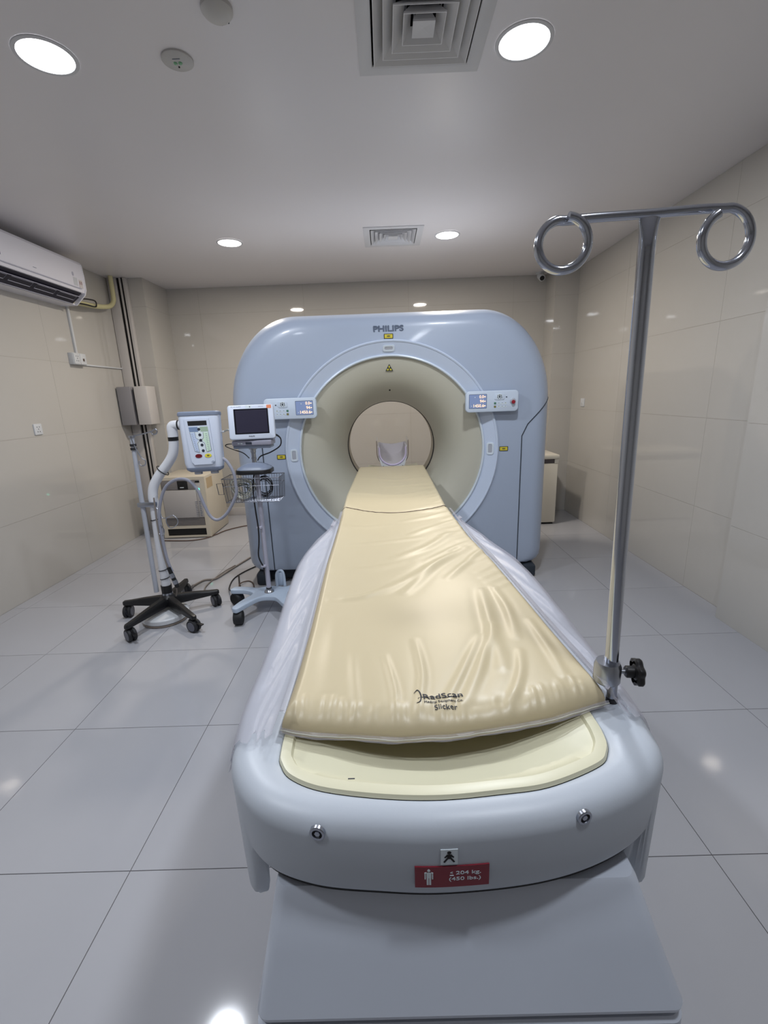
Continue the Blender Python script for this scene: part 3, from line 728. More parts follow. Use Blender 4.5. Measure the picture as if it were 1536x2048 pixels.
for (x0, x1, z0, z1) in ((-.0034, .0034, -.001, .0098), (-.0062, -.0044, -.003, .0092), (.0044, .0062, -.003, .0092), (-.0046, .0046, .0078, .0098), (-.0032, -.0004, -.0135, 0), (.0004, .0032, -.0135, 0)):
    fprism(man, [(mx0 + x0, mz0 + z0), (mx0 + x1, mz0 + z0), (mx0 + x1, mz0 + z1), (mx0 + x0, mz0 + z1)], .0008, .0012)
part(st, 'standing_figure', man, white_lbl)
st2 = part(tb, 'infant_sticker', conf_plate(.0575, .0820, .7515, .7785, .0008), white_lbl, 'white sticker with black infant figure')
inf = MB(); ix, iz = .0697, .7650
fprism(inf, [(ix + .0030 * math.cos(a), iz + .0082 + .0026 * math.sin(a)) for a in arange(0, 2 * PI, 13)[:-1]], .0008, .0012)
fprism(inf, [(ix - .0038, iz + .005), (ix + .0038, iz + .005), (ix + .0026, iz - .003), (ix - .0026, iz - .003)], .0008, .0012)
for s in (-1, 1):
    fprism(inf, [(ix + s * .003, iz + .005), (ix + s * .0072, iz + .000), (ix + s * .0056, iz - .0012), (ix + s * .0018, iz + .002)], .0008, .0012)
    fprism(inf, [(ix + s * .0006, iz - .002), (ix + s * .0064, iz - .0096), (ix + s * .0084, iz - .0082), (ix + s * .0032, iz - .001)], .0008, .0012)
part(st2, 'infant_figure', inf, blk)
for hx, hz in ((-.110, .833), (.252, .837)):
    M = Matrix.Translation((hx, face_y(hx), hz)) @ Matrix.Rotation(math.atan2(face_y(hx + .01) - face_y(hx - .01), .02), 4, 'Z') @ Matrix.Rotation(PI / 2, 4, 'X')
    so = part(tb, 'accessory_socket', MB().lathe([(.0108, -.004), (.0108, .0006), (.010, .0015), (.0072, .0015), (.0064, -.003)], 28, M, False), steel, 'round metal socket')
    part(so, 'socket_hole', MB().lathe([(.0070, -.0005), (.0001, -.0005)], 20, M, False), blk)
    part(so, 'socket_screw', MB().lathe([(.0045, -.0004), (.004, .001), (.0001, .001)], 6, M), steel)
# pallet that runs into the bore
pl = MB()
rows = []
for y in arange(1.5, 3.66, 30):
    hw = .215 - (.02 if y > 3.5 else 0); r_ = []
    for k in range(17):
        u = -1 + 2 * k / 16; r_.append((.052 + u * hw, y, .855 - .022 * (1 - u * u)))
    for k in range(17):
        u = 1 - 2 * k / 16; r_.append((.052 + u * hw, y, .840 - .035 * (1 - u * u) ** .6))
    rows.append(r_)
pl.grid(rows, True); pl.add(rows[0], [tuple(range(34))]); pl.add(rows[-1], [tuple(range(34))[::-1]])
part(tb, 'pallet', pl, tray_m, 'cream sliding table top')
# pedestal
pm = MB()
prow = []
def prect(x0, x1, y0, y1, r, z):
    P_ = rrect(x1 - x0, y1 - y0, r, 6); return [((x0 + x1) / 2 + p[0], (y0 + y1) / 2 + p[1], z if not callable(z) else z((y0 + y1) / 2 + p[1])) for p in P_]
PX0 = [(.706, -.178, .340, .512), (.705, -.184, .346, .503), (.698, -.187, .350, .497), (.62, -.201, .375, .470), (.545, -.215, .400, .438), (.538, -.214, .399, .439), (.534, -.210, .395, .444)]
for z, xa, xb, ya in PX0: prow.append(prect(xa, xb, ya, 1.74, .018, z))
pm.grid(prow, True); pm.add(prow[0], [tuple(range(len(prow[0])))])
part(tb, 'pedestal_cover', pm, pedestal_m, 'sloping pedestal cover', sharp=30)
part(tb, 'pedestal_seam', MB().box(-.205, .390, .448, 1.72, .524, .536), seam_dark, 'dark seam line')
pq = MB(); qrow = [prect(-.212, .397, .442, 1.74, .018, .526), prect(-.217, .402, .437, 1.74, .02, .520), prect(-.222, .408, .425, 1.75, .02, .30), prect(-.225, .412, .42, 1.75, .02, .06)]
pq.grid(qrow, True); pq.add(qrow[0], [tuple(range(len(qrow[0])))])
part(tb, 'pedestal_lower_panel', pq, pedestal_m, sharp=30)
part(tb, 'base_plate', MB().box(-.27, .46, .40, 1.90, 0.0, .062, .015), seam_dark, 'dark base plate')
part(tb, 'lift_column', MB().box(-.13, .29, .75, 1.60, .69, .80, .02), seam_dark)

# ------------------------------------------------------------------ mattress
LE = [(.55, -.190), (.637, -.190), (.75, -.188), (.90, -.190), (1.10, -.197), (1.32, -.204), (1.68, -.207), (2.065, -.216), (2.371, -.222), (3.30, -.205)]
RE = [(.55, .371), (.68, .370), (.77, .363), (.90, .352), (1.10, .340), (1.31, .326), (1.552, .299), (2.043, .276), (3.30, .280)]
NE = [(-.19, .637), (-.158, .627), (-.074, .616), (.006, .607), (.087, .610), (.167, .622), (.26, .641), (.338, .669), (.371, .680)]
nS, nT = 230, 150
S = np.linspace(0, 1, nS); S = (np.exp(S * 1.9) - 1) / (math.exp(1.9) - 1)
S = np.concatenate([[0, .0008, .002, .004, .0065, .009], S[S > .0095]]); nS = len(S)
tt = np.linspace(-1, 1, nT); tt = np.sign(tt) * (1 - (1 - np.abs(tt)) ** 1.35)
YN = np.interp
X = np.zeros((nS, nT)); Y = np.zeros((nS, nT)); Zt = np.zeros((nS, nT)); Ew = np.zeros((nS, nT))
for i, s in enumerate(S):
    for j, u in enumerate(tt):
        x0 = -.19 + (.371 + .19) * (u + 1) / 2; yn = interp(x0, NE); y = yn + (3.275 - yn) * s
        l, r = interp(y, LE), interp(y, RE); x = l + (r - l) * (u + 1) / 2
        X[i, j], Y[i, j] = x, y
        e = min(x - l, r - x, (y - yn) * .42, 3.275 - y + .001); Ew[i, j] = max(e, 0)
er = .022
e = np.clip(Ew / er, 0, 1)
Hm = .040
prof = .14 + .86 * np.sqrt(np.clip(1 - (1 - e) ** 2, 0, 1))
RIDGES = [  # points, width, amplitude
    ([(-.118, 1.065), (-.028, 1.088), (.071, 1.198), (.196, 1.375)], .016, .0050), ([(-.156, 1.059), (-.067, 1.07), (.013, 1.15)], .012, .0035),
    ([(.037, 1.083), (.136, 1.27), (.252, 1.419)], .018, .0055), ([(.001, 1.325), (.12, 1.432), (.226, 1.59)], .018, .0045),
    ([(.078, 1.577), (.202, 1.693), (.306, 1.791)], .016, .004), ([(-.136, 1.485), (-.032, 1.501), (.112, 1.543)], .016, .003),
    ([(.236, 1.083), (.217, .878), (.205, .748)], .016, .0055), ([(.118, .652), (.164, .751), (.222, .9)], .013, .0055),
    ([(.074, .629), (.128, .736), (.186, .859)], .010, .0042), ([(.031, .607), (.053, .725), (.047, .847)], .009, .0036),
    ([(0, .609), (.001, .684), (-.016, .794)], .008, .0034), ([(.31, .917), (.311, .794), (.309, .712)], .011, .0045),
    ([(.178, .624), (.229, .716), (.253, .797)], .010, .0045), ([(-.17, 2.815), (.048, 2.70), (.285, 2.76)], .03, .003),
    ([(-.201, 2.366), (.039, 2.265), (.27, 2.376)], .03, .004), ([(.10, 1.90), (.19, 1.93), (.27, 1.98)], .02, .004),
    ([(.06, 1.76), (.17, 1.82), (.28, 1.90)], .018, .004), ([(.11, 1.30), (.21, 1.42), (.30, 1.50)], .012, .004),
    ([(.16, 1.17), (.24, 1.30), (.305, 1.40)], .014, .004), ([(.27, 1.10), (.275, .98), (.262, .85)], .012, .004),
    ([(-.12, .70), (-.125, .80), (-.13, .95)], .02, .002), ([(-.06, .63), (-.07, .70), (-.08, .8)], .010, .0022),
    ([(-.16, 1.25), (-.05, 1.262), (.03, 1.30)], .02, .003), ([(.0, 2.5), (.12, 2.52), (.27, 2.6)], .025, .004), ([(-.19, 1.72), (-.10, 1.70), (.0, 1.72)], .02, .0025)]
random.seed(3)
for k in range(26):   # puckers along the foot edge
    x = -.165 + .50 * k / 25 + random.uniform(-.006, .006); y = interp(x, NE)
    RIDGES.append(([(x, y - .01), (x + random.uniform(-.006, .010), y + random.uniform(.022, .06))], random.uniform(.004, .008), random.uniform(.0020, .0045)))
for k in range(22):   # puckers along the right edge
    y = 1.15 + 1.5 * (k / 21) ** 1.2; x = interp(y, RE)
    RIDGES.append(([(x + .01, y), (x - random.uniform(.05, .12), y - random.uniform(.03, .10))], .010 + .008 * (k / 21), random.uniform(.0015, .0035)))
def seg_dist(X, Y, pts):
    best = np.full(X.shape, 9.0); par = np.zeros(X.shape); tot = sum(math.dist(a, b) for a, b in zip(pts, pts[1:])); acc = 0
    for a, b in zip(pts, pts[1:]):
        dx, dy = b[0] - a[0], b[1] - a[1]; L2 = dx * dx + dy * dy; L_ = math.sqrt(L2)
        t = np.clip(((X - a[0]) * dx + (Y - a[1]) * dy) / L2, 0, 1)
        d = np.hypot(X - a[0] - t * dx, Y - a[1] - t * dy); m = d < best
        best[m] = d[m]; par[m] = ((acc + t * L_) / tot)[m]; acc += L_
    return best, par
def chain_smooth(p, k=6):
    if len(p) < 3: return p
    R_ = []
    for i in range(len(p) - 1):
        a, b, c, d = [Vector((*p[min(max(i + q, 0), len(p) - 1)], 0)) for q in (-1, 0, 1, 2)]
        for j in range(k):
            t = j / k; t2 = t * t; t3 = t2 * t; v = 0.5 * ((2 * b) + (c - a) * t + (2 * a - 5 * b + 4 * c - d) * t2 + (3 * b - a - 3 * c + d) * t3); R_.append((v.x, v.y))
    return R_ + [p[-1]]
Wr = np.zeros(X.shape)
for pts, wd, am in RIDGES:
    d, p = seg_dist(X, Y, chain_smooth(pts)); q = d / wd
    Wr += .8 * am * np.cos(np.clip(q, 0, 3) * 1.5) * np.exp(-q * q * .5) * (.35 + .65 * np.sin(PI * np.clip(p, 0.02, .98)))
Wr += .0015 * np.sin(X * 21 + Y * 7) * np.sin(Y * 9 - 1)
sag = -.004 * np.exp(-((Y - .60) / .12) ** 2) * np.cos((X - .085) / .27 * PI / 2)
Zt = .859 + Hm * prof + (Wr + sag) * np.clip(Ew / .012, 0.0, 1) 
seam_pts = chain_smooth([(-.216, 2.065), (-.081, 1.951), (.053, 1.924), (.19, 1.968), (.274, 2.043)])
d, _ = seg_dist(X, Y, seam_pts); Zt -= .004 * np.exp(-(d / .012) ** 2) * (Ew > .004)
mtop = MB(); rows = [[(X[i, j], Y[i, j], Zt[i, j]) for j in range(nT)] for i in range(nS)]
mtop.grid(rows)
# flat underside sharing the rim
under = [[(X[i, j], Y[i, j], .8588) for j in range(nT)] for i in range(nS)]
border = [(0, j) for j in range(nT)] + [(i, nT - 1) for i in range(1, nS)] + [(nS - 1, j) for j in range(nT - 2, -1, -1)] + [(i, 0) for i in range(nS - 2, 0, -1)]
rim0 = [rows[i][j] for i, j in border]; rim1 = [(X[i, j], Y[i, j], .8582) for i, j in border]
mtop.grid([rim0, rim1], True); mtop.add(rim1, [tuple(range(len(rim1)))])
mt = thing('mattress_pad', 'cream vinyl mattress pad in a creased clear cover lying along the patient table', 'mattress', (.07, 1.9, .858))
mo = part(mt, 'pad', mtop, vinyl, sharp=80)
def mz(x, y):
    k = np.argmin((X - x) ** 2 + (Y - y) ** 2); return float(Zt.flat[k])
part(mt, 'seam', MB().tube([(x, y, mz(x, y) + .0012) for x, y in chain_smooth([(-.213, 2.062), (-.081, 1.951), (.053, 1.924), (.19, 1.968), (.271, 2.040)], 10)], .0018, 6), cable_brown, 'dark stitched seam')
# printed name on the pad
def on_pad(cx_, cy_, rot):
    c, s = math.cos(rot), math.sin(rot)
    def f(v):
        x = cx_ + v.x * c - v.y * s; y = cy_ + v.x * s + v.y * c; return Vector((x, y, mz_s(x, y) + .0010 + v.z))
    return f
_cache = {}
def mz_s(x, y):
    d = (X - x) ** 2 + (Y - y) ** 2; idx = np.argpartition(d.ravel(), 20)[:20]; w_ = 1 / (d.ravel()[idx] + 2e-6); return float((Zt.ravel()[idx] * w_).sum() / w_.sum())
part(mt, 'lettering', text_mb('RadScan', .0185, on_pad(.083, .668, .10), .0002, .0, fit_w=.068), ink, 'dark printed name', flip=False)
part(mt, 'lettering', text_mb('Medical Equipment Co.', .0072, on_pad(.083, .655, .08), .0002, .0, fit_w=.066), ink, flip=False)
part(mt, 'lettering', text_mb('Slicker', .014, on_pad(.085, .643, .05), .0002, .0, fit_w=.038), ink, flip=False)
hook = [(.034, .676), (.040, .683), (.044, .676), (.0455, .664), (.043, .652), (.037, .650)]
fp = lambda P_: [(x, y, mz_s(x, y) + .001) for x, y in P_]
part(mt, 'printed_mark', MB().tube(fp(hook), [.0004, .0008, .0011, .0012, .0009, .0004], 6, smooth=5), ink, 'curved printed mark')
part(mt, 'printed_mark', MB().tube(fp([(.040, .660), (.05, .6635), (.09, .663), (.116, .668)]), .0005, 5, smooth=5), ink)

# ------------------------------------------------------------------ plastic sheet over the shoulders of the table
def XLo(y): return interp(y, sorted([(p.y, p.x) for p in BO if p.x < .0 and .56 < p.y < 1.93]))
def XRo(y): return interp(y, sorted([(p.y, p.x) for p in BO if p.x > .1 and .56 < p.y < 1.93]))
def sheet(side, y0, y1, zl):
    n = 110; rows = []
    for i in range(n):
        y = y0 + (y1 - y0) * (i / (n - 1)) ** 1.15
        if side < 0: xm, xo = interp(y, LE), XLo(y)
        else: xm, xo = interp(y, RE), XRo(y)
        d = abs(xo - xm); r_ = []
        P_ = [(-.012, .9085), (-.002, .9065), (.004, .892), (.010, .876), (.022, .868)]
        for q, z in P_: r_.append((xm + side * q, z))
        for k in range(1, 9):
            u = k / 9; xx = xm + side * (.022 + (d - .022 - .035) * u) if d > .06 else xm + side * (.022 + u * max(.002, d - .04)); r_.append((xx, .8655 + .003 * math.sin(u * 9 + y * 30)))
        for k in range(0, 6):
            a = k / 5 * PI / 2; r_.append((xo - side * (.035 * (1 - math.sin(a))) + side * .003, .8605 - .045 * (1 - math.cos(a))))
        zl_ = zl(y)
        for k in range(1, 8): r_.append((xo + side * (.004 + .005 * math.sin(y * 37 + k * .3) ** 2 * k / 7), .8165 - (.8165 - zl_) * k / 7))
        row = []
        for k, (xx, z) in enumerate(r_):
            wv = .002 * math.sin(y * 34 + k * .5) * math.sin(k * .4) * (1 if 3 < k < 22 else 0) + .003 * math.sin(y * 13 + k * .5) * (k > 4)
            row.append((xx, y + (.012 * math.sin(k * 1.3) if i == 0 else 0), z + abs(wv)))
        rows.append(row)
    m = MB().grid(rows); return m
ps = thing('plastic_sheet', 'crumpled clear plastic sheet draped over both shoulders of the patient table', 'plastic sheet', (.08, 1.2, .86))
part(ps, 'left_drape', sheet(-1, .622, 1.93, lambda y: .80 - .10 * min(1, max(0, (y - .62) / .35))), film, flip=False, sharp=80)
part(ps, 'right_drape', sheet(1, .655, 1.93, lambda y: .80 - .10 * min(1, max(0, (y - .66) / .35))), film, flip=False, sharp=80)
edge = MB()
rows = []
for i in range(80):
    x = -.192 + .566 * i / 79; y = interp(min(max(x, -.19), .371), NE)
    yy = y - .002 - .001 * math.sin(i * .55) ** 2; zf = .866 + .001 * math.sin(i * .4)
    ext = .004 + .003 * math.sin(i * .21) ** 2
    rows.append([(x, y + .001, .868), (x, yy, zf + .004), (x, yy - ext * .5, zf), (x, yy - ext, zf - .003)])
edge.grid(rows)
part(ps, 'foot_hem', edge, film, 'clear hem along the foot end', flip=False, sharp=80)
part(ps, 'hem_line', MB().tube([(r[2][0], r[2][1], r[2][2] + .001) for r in rows], .0009, 5), cable_white)

# ------------------------------------------------------------------ head holder in the bore
hh = thing('head_holder', 'small white U-shaped head holder with grey pad at the end of the table', 'head holder', (.05, 3.45, .86))
cxh = .049
def ucurve(hw, zb0, ztop, n=28):
    P_ = []
    for k in range(n + 1):
        a = PI + PI * k / n; P_.append((cxh + hw * math.cos(a), zb0 + hw * .95 + hw * .95 * math.sin(a)))
    return [(cxh - hw, ztop)] + P_ + [(cxh + hw, ztop)]
def ushell(hw, th, zb0, ztop, y0, y1, lift=0, n=10):
    rows = []
    for i in range(n):
        y = y0 + (y1 - y0) * i / (n - 1); lf = lift * (i / (n - 1)) ** 1.2
        o_ = ucurve(hw, zb0 + lf, ztop); i_ = ucurve(hw - th, zb0 + th + lf, ztop)
        rows.append([(p[0], y, min(p[1], ztop)) for p in o_] + [(p[0], y, min(p[1], ztop)) for p in i_[::-1]])
    m = MB().grid(rows, True); m.add(rows[0], [tuple(range(len(rows[0])))]); m.add(rows[-1], [tuple(range(len(rows[0])))[::-1]]); return m
part(hh, 'cradle', ushell(.118, .004, .872, 1.078, 3.34, 3.62), acrylic, 'clear cradle', sharp=40)
part(hh, 'cradle_rim', MB().tube([(p[0], 3.338, p[1]) for p in ucurve(.1165, .874, 1.076)], .0025, 6), cable_brown, 'dark rim')
part(hh, 'pad', ushell(.110, .014, .881, 1.035, 3.36, 3.64, .04, 14), pad_m, 'grey quilted pad', sharp=60)
part(hh, 'pad_lining', MB().tube([(p[0], 3.358, p[1] + .004) for p in ucurve(.098, .888, 1.02)], .006, 8), mat('lilac_trim', (196, 184, 208), .5), 'lilac rolled edge')
U_ = ucurve(.104, .90, 1.035)
part(hh, 'end_pad', MB().prism(U_ + [(cxh + .05, 1.024), (cxh, 1.018), (cxh - .05, 1.024)], -3.655, -3.635, Matrix.Rotation(PI / 2, 4, 'X')), pad_m, 'grey end pad')
bk = MB(); bk.prism([(cxh - .075, .864), (cxh + .075, .864), (cxh + .09, .905), (cxh + .105, .955), (cxh + .075, .91), (cxh + .035, .887), (cxh, .882), (cxh - .035, .887), (cxh - .075, .91), (cxh - .105, .955), (cxh - .09, .905)], -3.60, -3.32, Matrix.Rotation(PI / 2, 4, 'X'))
part(hh, 'base', bk, white_plastic, 'white base')
for s in (-1, 1): part(hh, 'bolt', MB().lathe([(.004, 0), (.004, .003)], 10, face_cam(cxh + s * .072, 3.32, .888)), blk)

# ------------------------------------------------------------------ drip pole on the table
px, py = .385, .702
dp = thing('drip_pole', 'tall polished steel drip pole with two curled hooks clamped to the table corner', 'drip pole', (px, py, .85))
zc = 1.628
part(dp, 'pole', MB().tube([(px - .0005, py, .93), (px - .006, py, 1.2), (px - .011, py, 1.585)], [.0113, .0113, .0113], 24, smooth=4), chrome)
fl_ = []
for k, z in enumerate(arange(1.58, zc - .004, 7)):
    a = (k / 6) ** 2; rx_, ry_ = .0113 + .004 * a, .0113 - .0065 * a
    fl_.append([(px - .011 + rx_ * math.cos(q), py + ry_ * math.sin(q), z) for q in arange(0, 2 * PI, 25)[:-1]])
part(dp, 'flattened_top', MB().grid(fl_, True), chrome)
bx0, bx1 = .252, .481
rl = .0318
L_ = [(bx1, zc + .001)]
hookL = [(px - .01, py, zc), (.30, py, zc - .002), (.262, py, zc - .004)]
clx, clz = .2545, zc - .004 - rl
for a in arange(100, 445, 22): hookL.append((clx + rl * 1.04 * math.cos(math.radians(a)), py - .013 * (a - 90) / 350, clz + rl * math.sin(math.radians(a)) * 1.02))
part(dp, 'hook', MB().tube(hookL, .0063, 14, smooth=3), chrome, 'left curled hook')
hookR = [(px - .01, py, zc), (.44, py, zc + .003), (.474, py, zc + .003)]
crx, crz = .477, zc + .003 - .038
for a in arange(78, -240, 22):
    rq = .039 - .0065 * (78 - a) / 318
    hookR.append((crx + rq * math.cos(math.radians(a)), py - .012 * (90 - a) / 320, crz + rq * math.sin(math.radians(a))))
part(dp, 'hook', MB().tube(hookR, .0063, 14, smooth=3), chrome, 'right curled hook')
part(dp, 'clamp', MB().lathe([(.020, .893), (.0225, .896), (.0225, .924), (.0195, .932), (.012, .932)], 32, Matrix.Translation((px - .006, py, 0)), True), steel, 'thick metal clamp collar')
part(dp, 'spigot', MB().lathe([(.0085, .853), (.0085, .895)], 20, Matrix.Translation((px + .004, py - .004, 0))), steel)
part(dp, 'spigot_tip', MB().lathe([(.010, .852), (.010, .862)], 20, Matrix.Translation((px + .005, py - .004, 0))), black_plastic)
Mk = Matrix.Translation((px + .016, py - .002, .912)) @ Matrix.Rotation(PI / 2, 4, 'Y') @ Matrix.Rotation(.12, 4, 'X')
kn = part(dp, 'knob', MB().lathe([(.0085, .008), (.0105, .010), (.0105, .022), (.014, .024)], 20, Mk), black_plastic, 'black star knob')
stp = [(((.0235 + .0025 * math.cos(6 * a)) * math.cos(a)), ((.0235 + .0025 * math.cos(6 * a)) * math.sin(a))) for a in arange(0, 2 * PI, 49)[:-1]]
Ks = MB(); Ks.grid([[Mk @ Vector((p[0] * k, p[1] * k, h)) for p in stp] for k, h in ((.8, .022), (1, .025), (1, .031), (.9, .034), (.3, .036))], True)
part(kn, 'grip', Ks, black_plastic, sharp=50)
part(kn, 'stem', MB().lathe([(.004, -.002), (.004, .010)], 12, Mk), steel)

# ------------------------------------------------------------------ casters
def caster(parent, x, y, r, rotz, m_wheel, m_hub, top, w=.022, brake=False, twin=True):
    Rz_ = Matrix.Translation((x, y, 0)) @ Matrix.Rotation(rotz, 4, 'Z')
    c = part(parent, 'caster', MB().tube([Rz_ @ Vector((0, .012, r * 1.1)), Rz_ @ Vector((0, .012, top))], .008, 10).box(-w * .3, w * .3, -r * .6, r * .9, r * .9, r * 1.9, .004, 2, Rz_), black_plastic)
    for s in ((-1, 1) if twin else (0,)):
        M = Rz_ @ Matrix.Translation((s * w * .62, 0, r)) @ Matrix.Rotation(PI / 2, 4, 'Y')
        hw = w * .42 if twin else w * .8
        wl = part(c, 'wheel', MB().lathe([(r * .9, -hw), (r, -hw * .6), (r, hw * .6), (r * .9, hw)], 28, M), m_wheel)
        part(c, 'wheel_cap', MB().lathe([(r * .72, -hw - .001), (r * .74, -hw), (r * .74, hw), (r * .72, hw + .001)], 24, M), m_hub)
    if brake: part(c, 'brake_pedal', MB().box(-.010, .010, -r * 1.9, -r * .6, r * 1.35, r * 1.55, .002, 2, Rz_ @ Matrix.Rotation(.0, 4, 'X')), black_plastic)
    return c

# ------------------------------------------------------------------ injector stand
ix, iy = -1.50, 2.79
ij = thing('injector_stand', 'white contrast injector console on a black five-leg wheeled stand, left of the scanner', 'medical stand', (ix, iy, 0))
LEGS = [(-1.595, 2.47, True), (-1.245, 2.56, True), (-1.235, 2.92, False), (-1.785, 2.79, False), (-1.535, 3.13, False)]
for (lx, ly, br) in LEGS:
    d = Vector((lx - ix, ly - iy, 0)); L0 = d.length; d.normalize(); n_ = Vector((-d.y, d.x, 0)); ro = []
    for (u, hw, z0, z1) in ((.0, .030, .085, .150), (.25, .026, .082, .146), (.6, .021, .085, .135), (.9, .019, .088, .122), (1.06, .016, .088, .118), (1.09, .008, .092, .112)):
        c = Vector((ix, iy, 0)) + d * (L0 * u)
        ro.append([c + n_ * (hw * a) + Vector((0, 0, z0 + (z1 - z0) * b)) for a, b in ((-1, .1), (-.8, 0), (.8, 0), (1, .1), (.95, .75), (.6, 1), (-.6, 1), (-.95, .75))])
    lg = MB().grid(ro, True); lg.add(ro[0], [tuple(range(8))]); lg.add(ro[-1], [tuple(range(8))[::-1]])
    part(ij, 'leg', lg, black_plastic, sharp=30)
    caster(ij, lx, ly, .041, {-1.595: .9, -1.245: 1.15, -1.235: .75, -1.785: .15, -1.535: .8}[lx], dark_rubber, caster_grey, .10, .024, br)
part(ij, 'hub', MB().lathe([(.045, .08), (.052, .09), (.052, .14), (.036, .158)], 28, Matrix.Translation((ix, iy, 0))), black_plastic)
part(ij, 'silver_ring', MB().lathe([(.034, .150), (.034, .172)], 28, Matrix.Translation((ix, iy, 0))), steel)
part(ij, 'black_collar', MB().lathe([(.033, .172), (.034, .225)], 28, Matrix.Translation((ix, iy, 0))), black_plastic)
part(ij, 'column', MB().tube([(ix, iy, .22), (ix + .004, iy, .5), (ix + .012, iy, .76), (-1.488, iy, .83), (-1.472, iy, .895), (-1.425, iy, .965), (-1.365, iy, 1.03), (-1.325, iy, 1.085), (-1.308, iy, 1.14), (-1.303, iy, 1.20)], .029, 22, smooth=6), inj_white, 'white bent column')
part(ij, 'joint_band', MB().lathe([(.0305, 1.175), (.0305, 1.197)], 24, Matrix.Translation((-1.304, iy, 0))), black_plastic, 'black band')
part(ij, 'elbow', MB().tube([(-1.302, iy, 1.198), (-1.302, iy, 1.245), (-1.298, iy, 1.262), (-1.28, iy, 1.268), (-1.26, iy, 1.268)], [.0305, .0305, .0295, .028, .027], 22, smooth=4), inj_white)
part(ij, 'elbow_band', MB().tube([(-1.262, iy, 1.268), (-1.253, iy, 1.268)], .029, 22), black_plastic)
part(ij, 'elbow_stub', MB().tube([(-1.253, iy, 1.268), (-1.225, iy, 1.268)], .027, 22), inj_white)
# console
Mc = Matrix.Translation((-1.113, 2.76, 1.17)) @ Matrix.Rotation(math.radians(10), 4, 'Z') @ Matrix.Rotation(math.radians(-4), 4, 'X')
def Mf(x, z, lift=0): return Mc @ Matrix.Translation((x, -.052 - lift, z)) @ Matrix.Rotation(PI / 2, 4, 'X')
cs = MB(); ro = []
for (z, hx, hy, r_) in ((-.165, .090, .035, .02), (-.158, .104, .045, .022), (-.13, .111, .050, .024), (.0, .112, .050, .024), (.13, .116, .050, .024), (.150, .117, .048, .024)):
    ro.append([Mc @ Vector((p[0], p[1], z)) for p in rrect(2 * hx, 2 * hy, r_, 6)])
cs.grid(ro, True); cs.add(ro[0], [tuple(range(28))]); cs.add(ro[-1], [tuple(range(28))[::-1]])
console = part(ij, 'console', cs, inj_shell, 'injector console with touch buttons', sharp=30)
cp_ = MB(); ro = [[Mc @ Vector((p[0], p[1], z)) for p in rrect(2 * hx, 2 * hy, r_, 6)] for z, hx, hy, r_ in ((.150, .120, .052, .026), (.154, .121, .053, .026), (.168, .120, .052, .026), (.174, .112, .046, .022))]
cp_.grid(ro, True); cp_.add(ro[-1], [tuple(range(28))[::-1]]); cp_.add(ro[0], [tuple(range(28))])
part(console, 'top_cap', cp_, inj_dark, 'grey top cap', sharp=30)
cb = MB(); ro = [[Mc @ Vector((p[0], p[1], z)) for p in rrect(2 * hx, 2 * hy, r_, 6)] for z, hx, hy, r_ in ((-.158, .106, .047, .022), (-.172, .103, .045, .022), (-.184, .085, .036, .02))]
cb.grid(ro, True); cb.add(ro[-1], [tuple(range(28))[::-1]]); cb.add(ro[0], [tuple(range(28))])
part(console, 'bottom_cap', cb, inj_dark, 'grey bottom cap', sharp=30)
for xx in (-.045, .050): part(console, 'port', MB().lathe([(.024, -.184), (.024, -.198), (.021, -.201)], 20, Mc @ Matrix.Translation((xx, 0, 0))), grey_paint)
fp_ = [( -.078, .13), (.060, .13), (.066, .0), (.070, -.12), (.055, -.14), (-.050, -.14), (-.064, -.12), (-.072, .0)]
part(console, 'face_plate', MB().prism(fp_, -.004, .004, Mf(0, 0)), inj_shell)
part(console, 'display', MB().prism([(-.060, .091), (.046, .091), (.046, .118), (-.062, .118)], .004, .0048, Mf(0, 0)), blk, 'black display')
part(console, 'overlay', MB().prism([(-.060, .084), (.050, .084), (.056, -.060), (.030, -.068), (-.018, -.068), (-.040, -.062)], .004, .0046, Mf(0, 0)), white_lbl)
part(console, 'overlay_band', MB().prism([(-.059, .083), (-.008, .083), (-.006, .054), (-.056, .054)], .0046, .0051, Mf(0, 0)), mat('steel_blue_print', (120, 140, 172), .5))
part(console, 'overlay_band', MB().prism([(.004, .083), (.049, .083), (.051, .054), (.008, .054)], .0046, .0051, Mf(0, 0)), mat('sage_print', (160, 182, 160), .5))
part(console, 'green_strip', MB().prism([(.020, .050), (.047, .050), (.053, -.058), (.030, -.064), (.026, -.010), (.012, .006), (.022, .020)], .0046, .0051, Mf(0, 0)), mat('pale_green_print', (206, 230, 208), .5))
part(console, 'blue_strip', MB().prism([(-.052, .050), (-.028, .050), (-.022, .018), (-.012, .006), (-.022, -.008), (-.014, -.064), (-.036, -.060)], .0046, .0051, Mf(0, 0)), mat('pale_blue_print', (196, 210, 236), .5))
cv = MB()
for sx, x0, x1 in ((-1, -.042, -.026), (1, .036, .042)):
    for k in range(10):
        z = .042 - k * .0108; xx = x0 + (x1 - x0) * k / 9; sgn = 1 if k < 5 else -1
        for a in (-1, 1): cv.prism(rrect(.0075, .0014, .0005, 1), .0051, .0055, Mf(xx + a * .0028, z) @ Matrix.Rotation(a * sgn * .65, 4, 'Z'))
part(console, 'chevron_marks', cv, ink_grey)
ln = MB()
for P_ in ([(-.027, .052), (-.024, .018), (-.003, .004)], [(.020, .052), (.020, .018), (.003, .004)], [(-.006, .0), (-.018, -.014), (-.012, -.066)], [(.004, .0), (.022, -.014), (.028, -.064)], [(-.055, .052), (-.038, -.060), (-.012, -.067)], [(.050, .052), (.056, -.058), (.030, -.066)]):
    ln.tube([Mf(a, b, .0052) @ Vector((0, 0, 0)) for a, b in P_], .0008, 5)
part(console, 'printed_lines', ln, ink)
